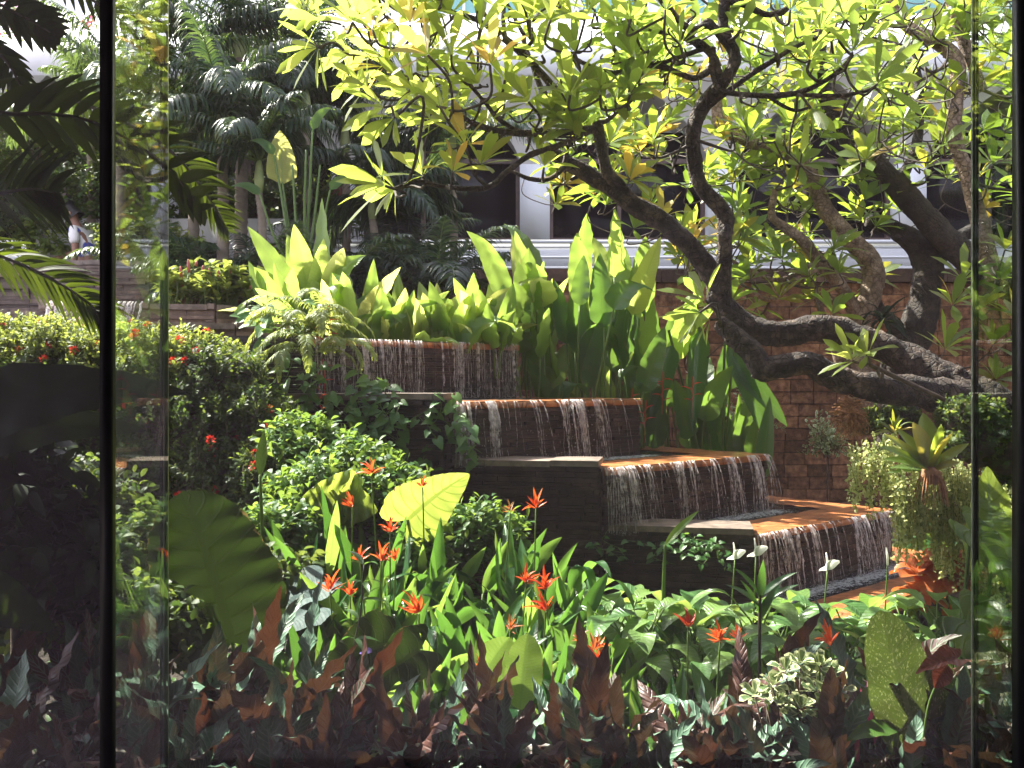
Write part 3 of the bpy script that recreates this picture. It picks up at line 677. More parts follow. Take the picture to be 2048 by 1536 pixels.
# hanging red lanterns under the arcade
for k, (px, py) in enumerate([(672, 388), (712, 402)]):
    p = P(px, py, 12.6); t = thing('lantern', ['red lantern under the arcade left of the window', 'smaller red lantern right of its neighbour under the arcade'][k], 'lantern', p, 'red lanterns under the arcade')
    m = MB(); tube(m, [p + v3(0, 0, z) for z in (-.16, -.14, -.05, .05, .14, .16)], [.03, .08, .10, .10, .08, .03], 8); m.build('shade', M['lantern'], t)
    m = MB(); tube(m, [p + v3(0, 0, .16), p + v3(0, 0, 1.4)], .006, 4); m.build('cord', M['black'], t)

# ---------------------------------------------------------- glass bay and the room the camera is in
t = thing('glass_bay', 'clear projecting glass window with dark mullions that the garden is seen through', 'window', (0, 2.5, 0))
GL = glass_mat('clear_glass'); GS = glass_mat('greenish_side_glass', (.86, .91, .86), 1.25)
zb0, zt0 = .50, 3.05; YF = 2.70; XL, XR = -1.0, 1.333; YL, YR = 2.31, 2.475; gt = .008
def pane(x0, y0, x1, y1, mat):
    m = MB(); a = v3(x0, y0, zb0); d = v3(x1 - x0, y1 - y0, 0); n_ = nrm(v3(d[1], -d[0], 0)) * gt
    obox(m, a, d, n_, v3(0, 0, zt0 - zb0)); return m.build('glass_pane', mat, t, smooth=False)
pane(XL + .006, YF, XR - .006, YF, GL)
pane(XL, YL + .014, XL, YF - .007, GS); pane(XR, YF - .007, XR, YR + .02, GS)
pane(-4, YL, XL - .014, YL, GL); pane(XR + .06, YR, 4, YR, GL)
for (x, y, sx, sy, mt, nm) in [(XL, YL, .027, .03, 'black', 'mullion'), (XR + .03, YR, .05, .05, 'black', 'mullion'), (XL, YF, .011, .012, 'alum', 'glass_joint'), (XR, YF, .006, .012, 'alum', 'glass_joint'),
                               (XL - .009, YF - .006, .006, .02, 'black', 'gasket'), (XR + .007, YF - .006, .004, .016, 'black', 'gasket')]:
    m = MB(); cbox(m, (x, y, (zb0 + zt0) / 2), sx, sy, zt0 - zb0); m.build(nm, M[mt], t)
m = MB(); cbox(m, (0.166, 2.55, zb0 - .05), XR - XL + .1, .5, .1); m.build('sill', M['black'], t)
m = MB(); cbox(m, (0.166, 2.55, zt0 + .05), XR - XL + .1, .5, .1); m.build('head', M['black'], t)
t = thing('viewing_room', 'dark room behind the glass, unlit walls around the viewpoint', 'room', (0, 0, 0))
for nm, c_, s_ in [('floor', (0, -.6, .1), (8.2, 5.8, .1)), ('ceiling', (0, -.6, 3.16), (8.2, 5.8, .1)), ('wall', (-4.1, -.6, 1.6), (.1, 5.8, 3)),
                   ('wall', (4.1, -.6, 1.6), (.1, 5.8, 3)), ('wall', (0, -3.45, 1.6), (8.1, .1, 3)), ('unseen_shade_slab', (0, 1.0, 4.2), (9.5, 7.5, .12)), ('wall', (-2.6, 2.25, .3), (3, .1, .4)), ('wall', (2.8, 2.25, .3), (2.6, .1, .4))]:  # the high slab is unseen, added to shade the foreground plants
    m = MB(); cbox(m, c_, *s_); m.build(nm, M['room'], t)

# unseen dark hedge added on the right to block the bright open sky
t = thing('light_blocking_hedge', 'unseen dark hedge added beyond the right edge to block sky light', 'hedge', (9.2, 8, 0))
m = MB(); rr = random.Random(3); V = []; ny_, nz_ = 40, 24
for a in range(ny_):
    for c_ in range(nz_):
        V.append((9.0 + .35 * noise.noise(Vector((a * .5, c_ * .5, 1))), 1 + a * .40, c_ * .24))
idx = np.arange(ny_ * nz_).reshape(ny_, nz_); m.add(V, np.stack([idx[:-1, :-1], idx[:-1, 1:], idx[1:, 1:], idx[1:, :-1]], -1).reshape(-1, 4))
obox(m, v3(9.45, 1, 0), v3(.4, 0, 0), v3(0, 15.6, 0), v3(0, 0, 5.5)); m.build('blocker_foliage', M['dark_leaf'], t)
# ================================================================== TREES
def perp(a):
    a = nrm(a); r = v3(0, 0, 1) if abs(a[2]) < .9 else v3(1, 0, 0); b = nrm(np.cross(a, r)); return b, np.cross(a, b)
def whorl(mb, p, ax, K, L, W_, prof='obov', el=(15, 75), droop=.25, fold=.15, t=None, sun=None, n=5):
    """rosette of K leaves at p round axis ax"""
    b1, b2 = perp(ax); ax = nrm(ax); a = np.arange(K) * 2.399 + G.random() * 6; e = np.radians(np.linspace(el[0], el[1], K) + G.normal(0, 6, K))
    D = np.cos(e)[:, None] * ax + np.sin(e)[:, None] * (np.cos(a)[:, None] * b1 + np.sin(a)[:, None] * b2)
    N = ax * np.sin(e)[:, None] - np.cos(e)[:, None] * (np.cos(a)[:, None] * b1 + np.sin(a)[:, None] * b2) + G.normal(0, .15, (K, 3))
    Ls = L * G.uniform(.7, 1.1, K); 
    tt = np.clip(G.normal(.45, .25, K), 0, 1) if t is None else np.clip(t + G.normal(0, .12, K), 0, 1)
    leaves(mb, p + D * .01, D, N, Ls, W_ * G.uniform(.85, 1.1, K), prof, droop * G.uniform(.3, 1.4, K), fold, tt, n)

class Skel:
    def __init__(s): s.p = []; s.r = []; s.limbs = []; s.tw = []
    def limb(s, pts, f=1.0, sub=8):
        """pts: (px, py, radius_px, Y)"""
        q = [np.append(P(a[0], a[1], a[3]), a[2] * a[3] / F * f) for a in pts]
        c = cr(q, sub); s.limbs.append(c); s.p += list(c[:, :3]); s.r += list(c[:, 3])
    def grow(s, targets, up=.35, sag=.10, rmax=.019, rtip=.0075):
        """targets: (point, axis). Each is joined to the nearest wood by a curved twig"""
        T = sorted(targets, key=lambda q: min(np.linalg.norm(np.array(s.p[::4]) - q[0], axis=1)))
        for p, ax in T:
            A = np.array(s.p); d = np.linalg.norm(A - p, axis=1) + np.maximum(0, A[:, 2] - p[2]) * .8 + np.where(np.array(s.r) < rtip * 1.2, .12, 0)
            j = int(np.argmin(d)); a = A[j]; L = np.linalg.norm(p - a)
            if L < .02: continue
            e = p - nrm(ax) * min(.45 * L, .25)
            m1 = a * .6 + e * .4 + v3(0, 0, -sag * L) + G.normal(0, .05 * L, 3)
            q = cr(np.array([a, m1, e, p]), 5); r0 = min(rmax, s.r[j] * .8); rad = np.linspace(max(r0, rtip), rtip, len(q))
            s.tw.append((q, rad)); s.p += list(q[2:]); s.r += list(rad[2:])
def limbs_mb(sk, k=14, rough=.16, freq=7, stubs=True, seed=0):
    m = MB(); rr = random.Random(seed)
    for c in sk.limbs:
        L = np.sum(np.linalg.norm(np.diff(c[:, :3], axis=0), axis=1)); n = max(6, int(L / .022)); s = np.linspace(0, len(c) - 1, n)
        q = np.stack([np.interp(s, np.arange(len(c)), c[:, j]) for j in range(4)], 1)
        tube(m, q[:, :3], q[:, 3], k if q[:, 3].max() > .02 else 8, .5, rough, freq)
        if stubs:
            for _ in range(int(n * .45)):
                i = rr.randrange(1, n - 1); a = nrm(np.array([rr.gauss(0, 1) for _ in range(3)])); r_ = q[i, 3]
                blob(m, q[i, :3] + a * r_ * .85, r_ * rr.uniform(.18, .4), .5, 6, 4, (1, 1, 1), .3)
    return m
def twigs_mb(sk, k=5):
    m = MB()
    for q, rad in sk.tw: tube(m, q, rad, k, .5)
    return m

# ---- front frangipani, leaning in from the right
ft = Skel(); Y = 5.7
T1 = [(2120, 1010, 60, 5.3), (2060, 900, 56, 5.3), (1960, 800, 48, 5.4), (1880, 755, 39, 5.5), (1800, 710, 34, 5.6), (1700, 668, 30, 5.7), (1640, 655, 31, 5.7), (1560, 668, 29, 5.7), (1490, 650, 29, 5.7), (1442, 605, 27, 5.7), (1432, 560, 25, 5.7),
      (1390, 505, 23, 5.7), (1330, 448, 22, 5.7), (1260, 405, 21, 5.7), (1200, 362, 19, 5.7), (1135, 325, 18, 5.7), (1093, 292, 9, 5.7)]
T2 = [(1930, 800, 50, 5.4), (1836, 785, 36, 5.35), (1719, 770, 31, 5.3), (1660, 750, 29, 5.3), (1617, 727, 25, 5.3), (1558, 734, 25, 5.3), (1525, 738, 27, 5.3), (1500, 700, 25, 5.3), (1470, 672, 24, 5.35), (1438, 645, 19, 5.4)]
T3 = [(1445, 600, 20, 5.7), (1447, 545, 17, 5.65), (1449, 480, 17, 5.6), (1448, 425, 17, 5.6), (1405, 375, 17, 5.6), (1390, 330, 16, 5.6), (1385, 270, 16, 5.5), (1402, 215, 17, 5.5), (1450, 160, 15, 5.4), (1470, 112, 14, 5.4), (1447, 60, 13, 5.4), (1455, -40, 12, 5.4)]
T4 = [(1275, 415, 17, 5.7), (1240, 375, 15, 5.65), (1214, 340, 13, 5.6), (1202, 290, 13, 5.6), (1195, 245, 12, 5.6)]
for q in (T1, T2, T3, T4): ft.limb(q, .88)
for q in ([(1195, 258, 9, 5.6), (1100, 265, 8, 5.5), (1020, 265, 7, 5.4), (960, 252, 6, 5.3), (905, 222, 4, 5.2)],
          [(1170, 240, 9, 5.6), (1120, 190, 8, 5.6), (1060, 122, 8, 5.5), (1010, 78, 8, 5.5), (955, 40, 6, 5.4), (900, 22, 5, 5.4), (850, -30, 5, 5.3)],
          [(1010, 78, 6, 5.5), (970, 30, 5, 5.5), (930, -20, 5, 5.5)], [(1010, 78, 6, 5.5), (1006, 40, 5, 5.5), (1010, -20, 5, 5.5)],
          [(1150, 240, 8, 5.6), (1090, 190, 6, 5.6), (1065, 130, 5, 5.6), (1048, 70, 5, 5.6), (1095, 10, 4, 5.6), (1130, -20, 4, 5.6)], [(1048, 70, 5, 5.6), (1010, 0, 4, 5.6)],
          [(1180, 262, 7, 5.6), (1120, 290, 6, 5.5), (1060, 310, 6, 5.4), (1012, 345, 6, 5.35), (985, 370, 6, 5.3), (950, 378, 6, 5.3), (880, 372, 5, 5.25), (832, 362, 5, 5.2), (790, 378, 4, 5.15)],
          [(1135, 285, 5, 5.6), (1128, 330, 5, 5.6), (1100, 358, 5, 5.6), (1060, 358, 5, 5.6), (1024, 342, 3, 5.6)],
          [(1430, 60, 9, 5.4), (1415, 45, 8, 5.35), (1385, 60, 7, 5.3), (1340, 25, 5, 5.3), (1300, -30, 5, 5.3)],
          [(1455, 90, 8, 5.4), (1420, 52, 7, 5.3), (1375, 58, 6, 5.3), (1335, 10, 5, 5.2)],
          [(1400, 90, 8, 5.4), (1380, 78, 8, 5.4), (1330, 60, 6, 5.4), (1290, 30, 5, 5.4), (1265, -20, 5, 5.4)],
          [(1440, 165, 8, 5.4), (1425, 110, 8, 5.4), (1375, 72, 7, 5.4), (1310, 60, 6, 5.4), (1262, 38, 5, 5.4)],
          [(1425, 95, 7, 5.4), (1420, 140, 6, 5.4), (1385, 156, 6, 5.4), (1340, 138, 6, 5.4), (1305, 128, 8, 5.4), (1260, 134, 6, 5.4), (1230, 146, 6, 5.4), (1180, 132, 5, 5.4), (1145, 115, 4, 5.3)],
          [(1415, 95, 6, 5.4), (1370, 110, 5, 5.4), (1310, 128, 5, 5.4), (1250, 120, 4, 5.4), (1225, 95, 4, 5.4)],
          [(1422, 140, 5, 5.4), (1440, 180, 5, 5.35), (1500, 190, 6, 5.3), (1570, 190, 6, 5.3), (1625, 175, 5, 5.25), (1680, 140, 5, 5.2), (1705, 110, 4, 5.2)],
          [(1400, 225, 7, 5.5), (1440, 195, 6, 5.45), (1500, 150, 6, 5.4), (1590, 95, 5, 5.3), (1660, 65, 4, 5.3)],
          [(1590, 188, 5, 5.3), (1665, 192, 5, 5.3), (1720, 185, 4, 5.3), (1750, 175, 3, 5.3)],
          [(1455, 0, 9, 5.4), (1490, 10, 7, 5.35), (1540, 30, 6, 5.3), (1590, 5, 5, 5.3), (1620, -30, 5, 5.3)],
          [(1530, 190, 4, 5.3), (1585, 220, 4, 5.3), (1620, 215, 3, 5.3)],
          [(1160, 265, 6, 5.6), (1060, 268, 5, 5.5), (1000, 240, 5, 5.4), (970, 205, 4, 5.4), (940, 170, 4, 5.35)]):
    ft.limb(q, .95, 5)
FW = [(640, 40, -1, .1), (636, 95, -1, -.5), (735, 175, -.8, .5), (768, 215, -1, -.2), (790, 235, -1, -.8), (855, 110, -.6, .6), (745, 60, -.5, 1), (705, 45, -.6, .8), (900, 30, -.3, 1), (960, 60, .2, 1), (930, 215, -.1, 1), (1008, 208, .1, 1), (1140, 190, 0, 1), (1150, 105, -.3, 1),
      (1262, 38, .2, 1), (1228, 100, -.5, 1), (845, 352, -.5, .9), (770, 372, -1, .3), (790, 378, -.9, -.2), (905, 345, .1, 1), (960, 330, .4, 1), (1088, 335, .1, .8), (880, 215, -.5, .8), (820, 50, -.2, 1), (780, 120, -.6, .8), (900, 150, -.2, 1), (1060, 40, 0, 1), (980, 130, 0, 1),
      (1100, 40, .2, 1), (1190, 20, .1, 1), (860, 250, -.8, .1), (1010, 160, .2, .8), (830, 180, -.7, .5), (700, 110, -.9, .1), (930, 290, -.3, .9), (1330, 20, 0, 1), (1480, 60, .5, .8), (1560, 120, .3, 1), (1620, 120, .2, 1), (1705, 105, .4, 1), (1690, 40, .3, 1), (1752, 170, .7, .6), (1620, 215, .3, -.6),
      (1420, 640, -1, -.1), (1400, 625, -1, -.6), (1410, 600, -.8, .8), (1640, 60, .2, 1), (1580, 20, .1, 1), (1360, 90, -.2, .9), (1450, 30, .4, .9), (1200, 190, -.2, .9), (1260, 190, .2, .9), (1130, 250, -.4, .8)]
targets = []
for (px, py, dx, dz) in FW:
    Yd = 5.2 + R.uniform(-.35, .45) if px < 1350 else 5.2 + R.uniform(-.2, .3)
    targets.append((P(px, py, Yd), nrm(v3(dx, R.uniform(-.5, .2), dz))))
for _ in range(50):     # fill of the crown
    px = R.uniform(600, 1300); py = R.uniform(-60, 270) if px > 760 else R.uniform(-100, 190)
    if px < 700 and py > 110: continue
    targets.append((P(px, py, R.uniform(5.1, 5.65) if px > 800 else R.uniform(5.2, 6.2)), nrm(v3(R.gauss(-.3, .5), R.gauss(0, .4), 1))))
for _ in range(13):
    targets.append((P(R.uniform(1280, 1900), R.uniform(-60, 190), R.uniform(5.4, 6.2)), nrm(v3(R.gauss(0, .5), R.gauss(0, .4), 1))))
ft.grow(targets)
ft.grow([(P(R.uniform(850, 1900), R.uniform(-30, 300), R.uniform(5.0, 5.6)), nrm(v3(R.gauss(0, .6), R.gauss(0, .3), 1))) for _ in range(120)], rmax=.013, rtip=.005)      # bare shoots
t = thing('frangipani_tree', 'large leaning frangipani with dark warty limbs reaching left over the fountain, glowing yellow-green leaves', 'tree', (2.9, 5.3, 0))
limbs_mb(ft, 18, .26, 8).build('trunk', M['bark'], t)
twigs_mb(ft).build('twigs', M['twigf'], t)
m = MB()
for p, ax in targets:
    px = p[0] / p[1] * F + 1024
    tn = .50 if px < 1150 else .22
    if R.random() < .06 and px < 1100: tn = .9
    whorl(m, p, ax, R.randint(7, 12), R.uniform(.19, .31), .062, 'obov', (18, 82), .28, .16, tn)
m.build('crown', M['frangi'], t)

# ---- pale-barked frangipani behind, and a dark one to the right of it
f2 = Skel()
for q in ([(1745, 860, 34, 8), (1722, 760, 30, 8), (1716, 690, 26, 8), (1722, 635, 25, 8), (1742, 585, 25, 8), (1745, 530, 24, 8), (1700, 478, 22, 8), (1648, 415, 19, 8), (1618, 345, 18, 8), (1560, 298, 17, 8), (1500, 282, 16, 8), (1442, 252, 14, 8), (1432, 195, 12, 8)],
          [(1716, 640, 17, 8), (1682, 572, 15, 7.9), (1640, 525, 14, 7.9), (1602, 478, 13, 7.8), (1565, 452, 11, 7.8), (1543, 430, 9, 7.8), (1550, 380, 7, 7.8)],
          [(1700, 700, 14, 8), (1672, 690, 12, 8), (1690, 760, 14, 8)],
          [(1640, 520, 6, 7.9), (1560, 560, 5, 7.7), (1500, 540, 5, 7.6), (1460, 520, 4, 7.5)], [(1630, 600, 6, 7.9), (1600, 560, 5, 7.8), (1540, 600, 5, 7.7), (1470, 560, 4, 7.6)],
          [(1660, 690, 9, 8), (1635, 600, 8, 8), (1605, 545, 6, 7.9), (1570, 565, 5, 7.8), (1520, 570, 4, 7.8)]): f2.limb(q, .86)
f3 = Skel()
for q in ([(1800, 900, 46, 8.4), (1795, 760, 40, 8.4), (1830, 670, 36, 8.4), (1852, 590, 30, 8.4), (1850, 510, 28, 8.4), (1790, 460, 18, 8.4), (1735, 440, 14, 8.4)], [(1852, 540, 22, 8.4), (1900, 490, 16, 8.4), (1960, 450, 12, 8.4)],
          [(1820, 690, 26, 8.4), (1760, 620, 12, 8.4), (1740, 560, 9, 8.4)],
          [(2080, 600, 34, 8.2), (1965, 535, 30, 8.2), (1895, 482, 27, 8.2), (1842, 425, 25, 8.2), (1792, 372, 24, 8.2), (1740, 320, 24, 8.2), (1690, 262, 22, 8.2), (1655, 200, 16, 8.1), (1640, 100, 12, 8), (1650, -40, 10, 8)],
          [(1790, 372, 12, 8.2), (1830, 300, 10, 8.2), (1840, 200, 9, 8.2), (1830, 120, 8, 8.2)]): f3.limb(q)
f4 = Skel()
for q in ([(1990, 560, 18, 7.0), (1948, 405, 16, 7), (1930, 340, 14, 7), (1908, 270, 14, 7), (1912, 190, 15, 7), (1912, 120, 15, 7), (1868, 80, 14, 7), (1815, 52, 11, 7), (1770, -10, 9, 7)], [(1965, 180, 10, 7), (1930, 90, 12, 7), (1895, -30, 12, 7)]): f4.limb(q)
def fill(n_, rx, ry, Ys, reject=None):
    out = []
    while len(out) < n_:
        px, py = R.uniform(*rx), R.uniform(*ry)
        if reject and reject(px, py): continue
        out.append((P(px, py, R.uniform(*Ys)), nrm(v3(R.gauss(0, .5), R.gauss(-.2, .4), 1))))
    return out
rj = lambda px, py: (px < 1250 and py < 220) or (px < 1330 and py > 420 + (px - 1100) * .3) or (py > 480 and R.random() < .55) or (1480 < px < 1800 and 330 < py < 470 and R.random() < .5)
for sk, tg, lab, bk, rad in ((f2, fill(150, (1110, 1640), (40, 560), (7.2, 9.2), rj) + fill(14, (1450, 1700), (430, 640), (7.2, 8), None), 'pale pink-barked frangipani behind the leaning tree, bare sunlit limbs forking low', 'bark2', .02),
                             (f3, fill(105, (1560, 2150), (-60, 430), (7.8, 10), None) + fill(14, (1500, 1900), (330, 640), (7.8, 8.3), None), 'dark thick-trunked frangipani in front of the laterite wall at right', 'barkdark', .02),
                             (f4, fill(50, (1700, 2200), (-100, 330), (6.4, 7.6), None) + [(P(a, b_, 6.6), nrm(v3(.2, -.3, 1))) for a, b_ in ((1905, 610), (1890, 700), (1925, 560), (2000, 560), (2030, 640), (1985, 690), (2010, 500), (1960, 620), (1770, 730), (1990, 760))], 'slim light-barked frangipani at the right edge beside the glass joint', 'bark2', .016)):
    sk.grow(tg, rmax=.014, rtip=.0055); sk.grow([(q[0] + G.normal(0, .28, 3), nrm(v3(R.gauss(0, .6), R.gauss(0, .3), 1))) for q in R.sample(tg, min(45, len(tg)))], rmax=.011, rtip=.0045)
    p0 = sk.limbs[0][0][:3]
    t = thing('frangipani_tree', lab, 'tree', (p0[0], p0[1], 0))
    limbs_mb(sk, 14, .15, 6, seed=3).build('trunk', M[bk], t)
    twigs_mb(sk, 4).build('twigs', M['twigf'], t)
    m = MB()
    for p, ax in tg: whorl(m, p, ax, R.randint(8, 12), R.uniform(.22, .32), .075, 'obov', (20, 85), .3, .15, R.choice([.3, .5, .6, .75]) if R.random() > .06 else .97, n=4)
    m.build('crown', M['frangi2'], t)

# a young leafing shoot in front of the trunk (lit leaves on a pale stick)
sh = Skel(); sh.limb([(1890, 800, 5, 5.0), (1800, 758, 5, 5.0), (1740, 730, 5, 4.95)], 1); sh.grow([(P(1735, 712, 4.95), v3(-.6, -.2, .7)), (P(1705, 722, 4.95), v3(-.9, -.1, .3)), (P(1765, 745, 4.9), v3(.1, 0, 1))], rmax=.01)
t = thing('frangipani_shoot', 'young frangipani shoot with bright leaf tuft before the leaning trunk', 'plant', P(1890, 800, 5))
m = twigs_mb(sh); tube(m, sh.limbs[0][:, :3], sh.limbs[0][:, 3], 6); m.build('stem', M['twig'], t)
m = MB()
for p in (P(1735, 712, 4.95), P(1705, 722, 4.95)): whorl(m, p, v3(-.5, -.2, .8), 11, .2, .05, 'obov', (20, 85), .3, .15, .6)
m.build('leaves', M['frangi'], t)
# coir plug and epiphyte
t = thing('coir_basket', 'shaggy orange coir basket hanging under the leaning trunk', 'basket', P(1700, 830, 5.25))
m = MB(); blob(m, P(1700, 832, 5.25), .055, .5, 12, 9, (1, 1, 1.15), .5); 
for _ in range(520):
    a = nrm(np.array([R.gauss(0, 1) for _ in range(3)])); p = P(1700, 832, 5.25) + a * v3(.05, .05, .07); q = p + a * .035 + np.array([R.gauss(0, .02) for _ in range(3)]) + v3(0, 0, -.02)
    tube(m, cr([p, (p + q) / 2 + v3(R.gauss(0, .015), R.gauss(0, .01), .01), q], 3), .0018, 3, R.random())
m.build('fibre', M['coir'], t)
m = MB(); tube(m, [P(1700, 790, 5.27), P(1700, 740, 5.3)], .003, 4); m.build('hanger', M['stem_dark'], t)
t = thing('orchid', 'small dark strap-leaved orchid perched on the dark trunk in front of the brick wall', 'plant', P(1765, 650, 7.6))
m = MB(); whorl(m, P(1765, 640, 7.6), v3(0, -.3, 1), 22, .28, .04, 'lance', (30, 110), .9, .2, .3); m.build('leaves', M['dark_leaf'], t)
m = MB(); blob(m, P(1765, 655, 7.6), .05, .5, 8, 6, (1, 1, .8), .4); m.build('root_ball', M['coir'], t)

# ================================================================== PALMS
def frond(mb, mr, p, az, el, L, nl, ll, lw, bend=1.1, droop=1.6, t=.5, hang=0.0, rr=.010):
    """rachis + leaflets; az = azimuth, el = start elevation (deg)"""
    n = 14; s = np.linspace(0, 1, n + 1); e = math.radians(el) - bend * s ** 1.3; h = np.array([math.cos(az), math.sin(az), 0])
    T = np.cos(e)[:, None] * h + np.sin(e)[:, None] * v3(0, 0, 1); C = np.concatenate([[p], p + np.cumsum(T[:-1] * L / n, 0)])
    tube(mr, C, np.linspace(rr, rr * .25, n + 1), 5, .5)
    k = np.linspace(.12, 1, nl); pc = np.stack([np.interp(k, s, C[:, j]) for j in range(3)], 1); tc = nrm(np.stack([np.interp(k, s, T[:, j]) for j in range(3)], 1))
    S = nrm(np.cross(tc, v3(0, 0, 1))); Nn = np.cross(S, tc)
    for sg in (1, -1):
        K = nl; D = S * sg * .9 + tc * .75 + Nn * (.25 - hang) + G.normal(0, .10, (K, 3))
        ln = ll * np.sin(np.pi * np.clip(k * .82 + .16, 0, 1)) ** .6 * G.uniform(.85, 1.1, K)
        leaves(mb, pc, D, Nn + G.normal(0, .25, (K, 3)), ln, lw, 'palm', droop * G.uniform(.6, 1.3, K), .35, np.clip(t + G.normal(0, .22, K), 0, 1), 5)
def palm(label, px, pyb, pyc, Yp, tr, nf, L, ll, lw=.028, nl=46, lean=0, shaft=.35, t=.5, els=(10, 75), droop=1.7, azs=None, bend=1.3, name='palm_tree'):
    a = P(px + lean, pyb, Yp); c = P(px, pyc, Yp); th = thing(name, label, 'palm tree', a, 'palms at the upper left')
    q = cr([a, (a + c) / 2 + v3(.02, 0, 0), c - v3(0, 0, shaft)], 12); m = MB()
    H = np.linalg.norm(c - a); n_ = int(H / .02); s = np.linspace(0, len(q) - 1, n_); q2 = np.stack([np.interp(s, np.arange(len(q)), q[:, j]) for j in range(3)], 1)
    rad = tr * (1.15 - .25 * np.linspace(0, 1, n_)) * (1 + .10 * (np.arange(n_) % 5 == 0) - .04 * (np.arange(n_) % 5 == 2))
    tube(m, q2, rad, 10, .5, .06, 5); m.build('trunk', M['palmtrunk'], th)
    m = MB(); tube(m, [q2[-1], c - v3(0, 0, shaft * .6), c - v3(0, 0, shaft * .2), c], [tr * .95, tr * 1.25, tr * .9, tr * .5], 10); m.build('crownshaft', M['crownshaft'], th)
    lf, rc = MB(), MB()
    for i in range(nf):
        az = i * 2.399 + R.uniform(-.3, .3) if azs is None else math.radians(azs[i % len(azs)] + R.uniform(-12, 12))
        frond(lf, rc, c + v3(0, 0, -.03), az, R.uniform(*els), L * R.uniform(.8, 1.1), nl, ll, lw, bend * R.uniform(.8, 1.3), droop, t)
    rc.build('rachises', M['stem'], th); lf.build('fronds', M['frond'], th)
palm('ringed palm with pale green crownshaft, left of the yellow paddle leaf', 443, 640, 225, 10.0, .058, 18, 1.6, .42, t=.3, els=(0, 80))
palm('short palm with white-ringed stem between the crownshaft palm and the yellow paddle leaf', 518, 600, 318, 9.6, .040, 13, 1.25, .36, lean=6, t=.35, els=(5, 75))
palm('thin palm under the tip of the frangipani, its ringed stem before the arcade', 745, 560, 395, 10.6, .045, 14, 1.25, .42, t=.25, els=(-10, 60), shaft=.25)
palm('palm with brown trunk seen through the side glass beside the mullion', 238, 560, 190, 10.4, .05, 15, 1.7, .40, t=.75, els=(10, 80))
palm('tall palm whose fronds fill the top of the gap between the left panes', 480, 600, 60, 11.2, .07, 18, 1.9, .45, t=.25, els=(5, 85))
palm('sunlit palm crown behind the dark mullion', 180, 560, 215, 11.5, .05, 12, 1.1, .30, t=.9, els=(10, 80))
palm('palm half hidden behind the hanging frangipani branch, fronds drooping before the window', 905, 640, 268, 11.4, .045, 13, 1.35, .46, t=.2, els=(-5, 50), azs=(150, 190, 210, 235, 260, 290, 320, 345, 20, 100))
palm('dark palm between the two left palms, drooping fronds at the level of the arch', 612, 620, 180, 10.8, .05, 17, 1.35, .42, t=.15, els=(5, 75))
palm('full-crowned dark palm right of the glass joint, fronds over the arcade roof', 385, 600, 95, 11.0, .06, 16, 1.5, .42, t=.2, els=(0, 80))
palm('dark palm under the frangipani tip whose crown fills the arch', 690, 600, 250, 11.6, .05, 14, 1.2, .4, t=.1, els=(0, 70))
def clump(label, px, pyb, Yp, nf, L, ll, t=.3, els=(35, 85), lw=.026, nl=34, bend=1.5, name='areca_clump'):
    a = P(px, pyb, Yp); th = thing(name, label, 'palm', a, 'low palms around the arcade'); lf, rc = MB(), MB()
    for i in range(nf):
        frond(lf, rc, a + v3(R.gauss(0, .08), R.gauss(0, .08), 0), R.uniform(0, 6.28), R.uniform(*els), L * R.uniform(.7, 1.1), nl, ll, lw, bend * R.uniform(.7, 1.2), 1.0, t)
    rc.build('rachises', M['stem'], th); lf.build('fronds', M['frond'], th)
clump('low dark areca palm fanning out before the white sill, right of the bright paddle leaves', 880, 600, 9.6, 16, 1.15, .34, .15)
clump('areca palm low between the thin palm and the yellow paddle leaf', 690, 610, 9.8, 16, 1.2, .34, .35)
clump('areca palm with striped shadow on its fronds below the short ringed palm', 560, 640, 9.2, 14, 1.05, .32, .3)
clump('small dark palm at the foot of the crownshaft palm', 430, 610, 9.2, 14, .9, .30, .1)
clump('fan of bright narrow fronds seen in the gap between mullion and glass joint', 295, 560, 10.2, 12, .95, .28, .7)
clump('tall drooping areca under the frangipani tip, left of the window', 800, 560, 11.6, 14, 1.5, .38, .15)

clump('dark areca palm behind the red-spiked ginger', 500, 600, 10.2, 14, 1.2, .32, .05)
clump('dark areca palm hiding the white sill left of the window', 760, 585, 11.0, 15, 1.15, .34, .05)
clump('dark areca palm low before the plaster garden wall', 370, 590, 10.4, 12, .9, .3, .05)
# traveller-like fan of stalks with one glowing paddle
t = thing('fan_palm_banana', 'fan of upright pale stalks carrying one glowing yellow-green paddle leaf', 'plant', P(600, 600, 9.0))
st, lf = MB(), MB(); base = P(605, 590, 8.8)
for i, (px, py) in enumerate([(565, 365), (585, 330), (612, 300), (640, 330), (548, 310), (660, 380), (625, 260), (520, 390)]):
    e = P(px, py, 8.8 + R.uniform(-.15, .15)); tube(st, cr([base + v3(R.gauss(0, .05), 0, 0), (base + e) / 2 + v3((px - 600) * .0004, 0, 0), e], 5), np.linspace(.020, .009, 11), 6)
    if i in (0,): leaves(lf, e - v3(0, 0, .02), v3(-.05, .0, 1), v3(.2, -1, .0), .52, .30, 'paddle', -.02, .1, 1.0, 8, 2, .03)
    elif i > 3: leaves(lf, e, v3((px - 600) * .01, .1, .8), v3(.2, -1, .3), .35, .10, 'paddle', .6, .2, .0, 8, 2, .05)
st.build('stalks', M['stem'], t); lf.build('leaves', M['heli'], t)

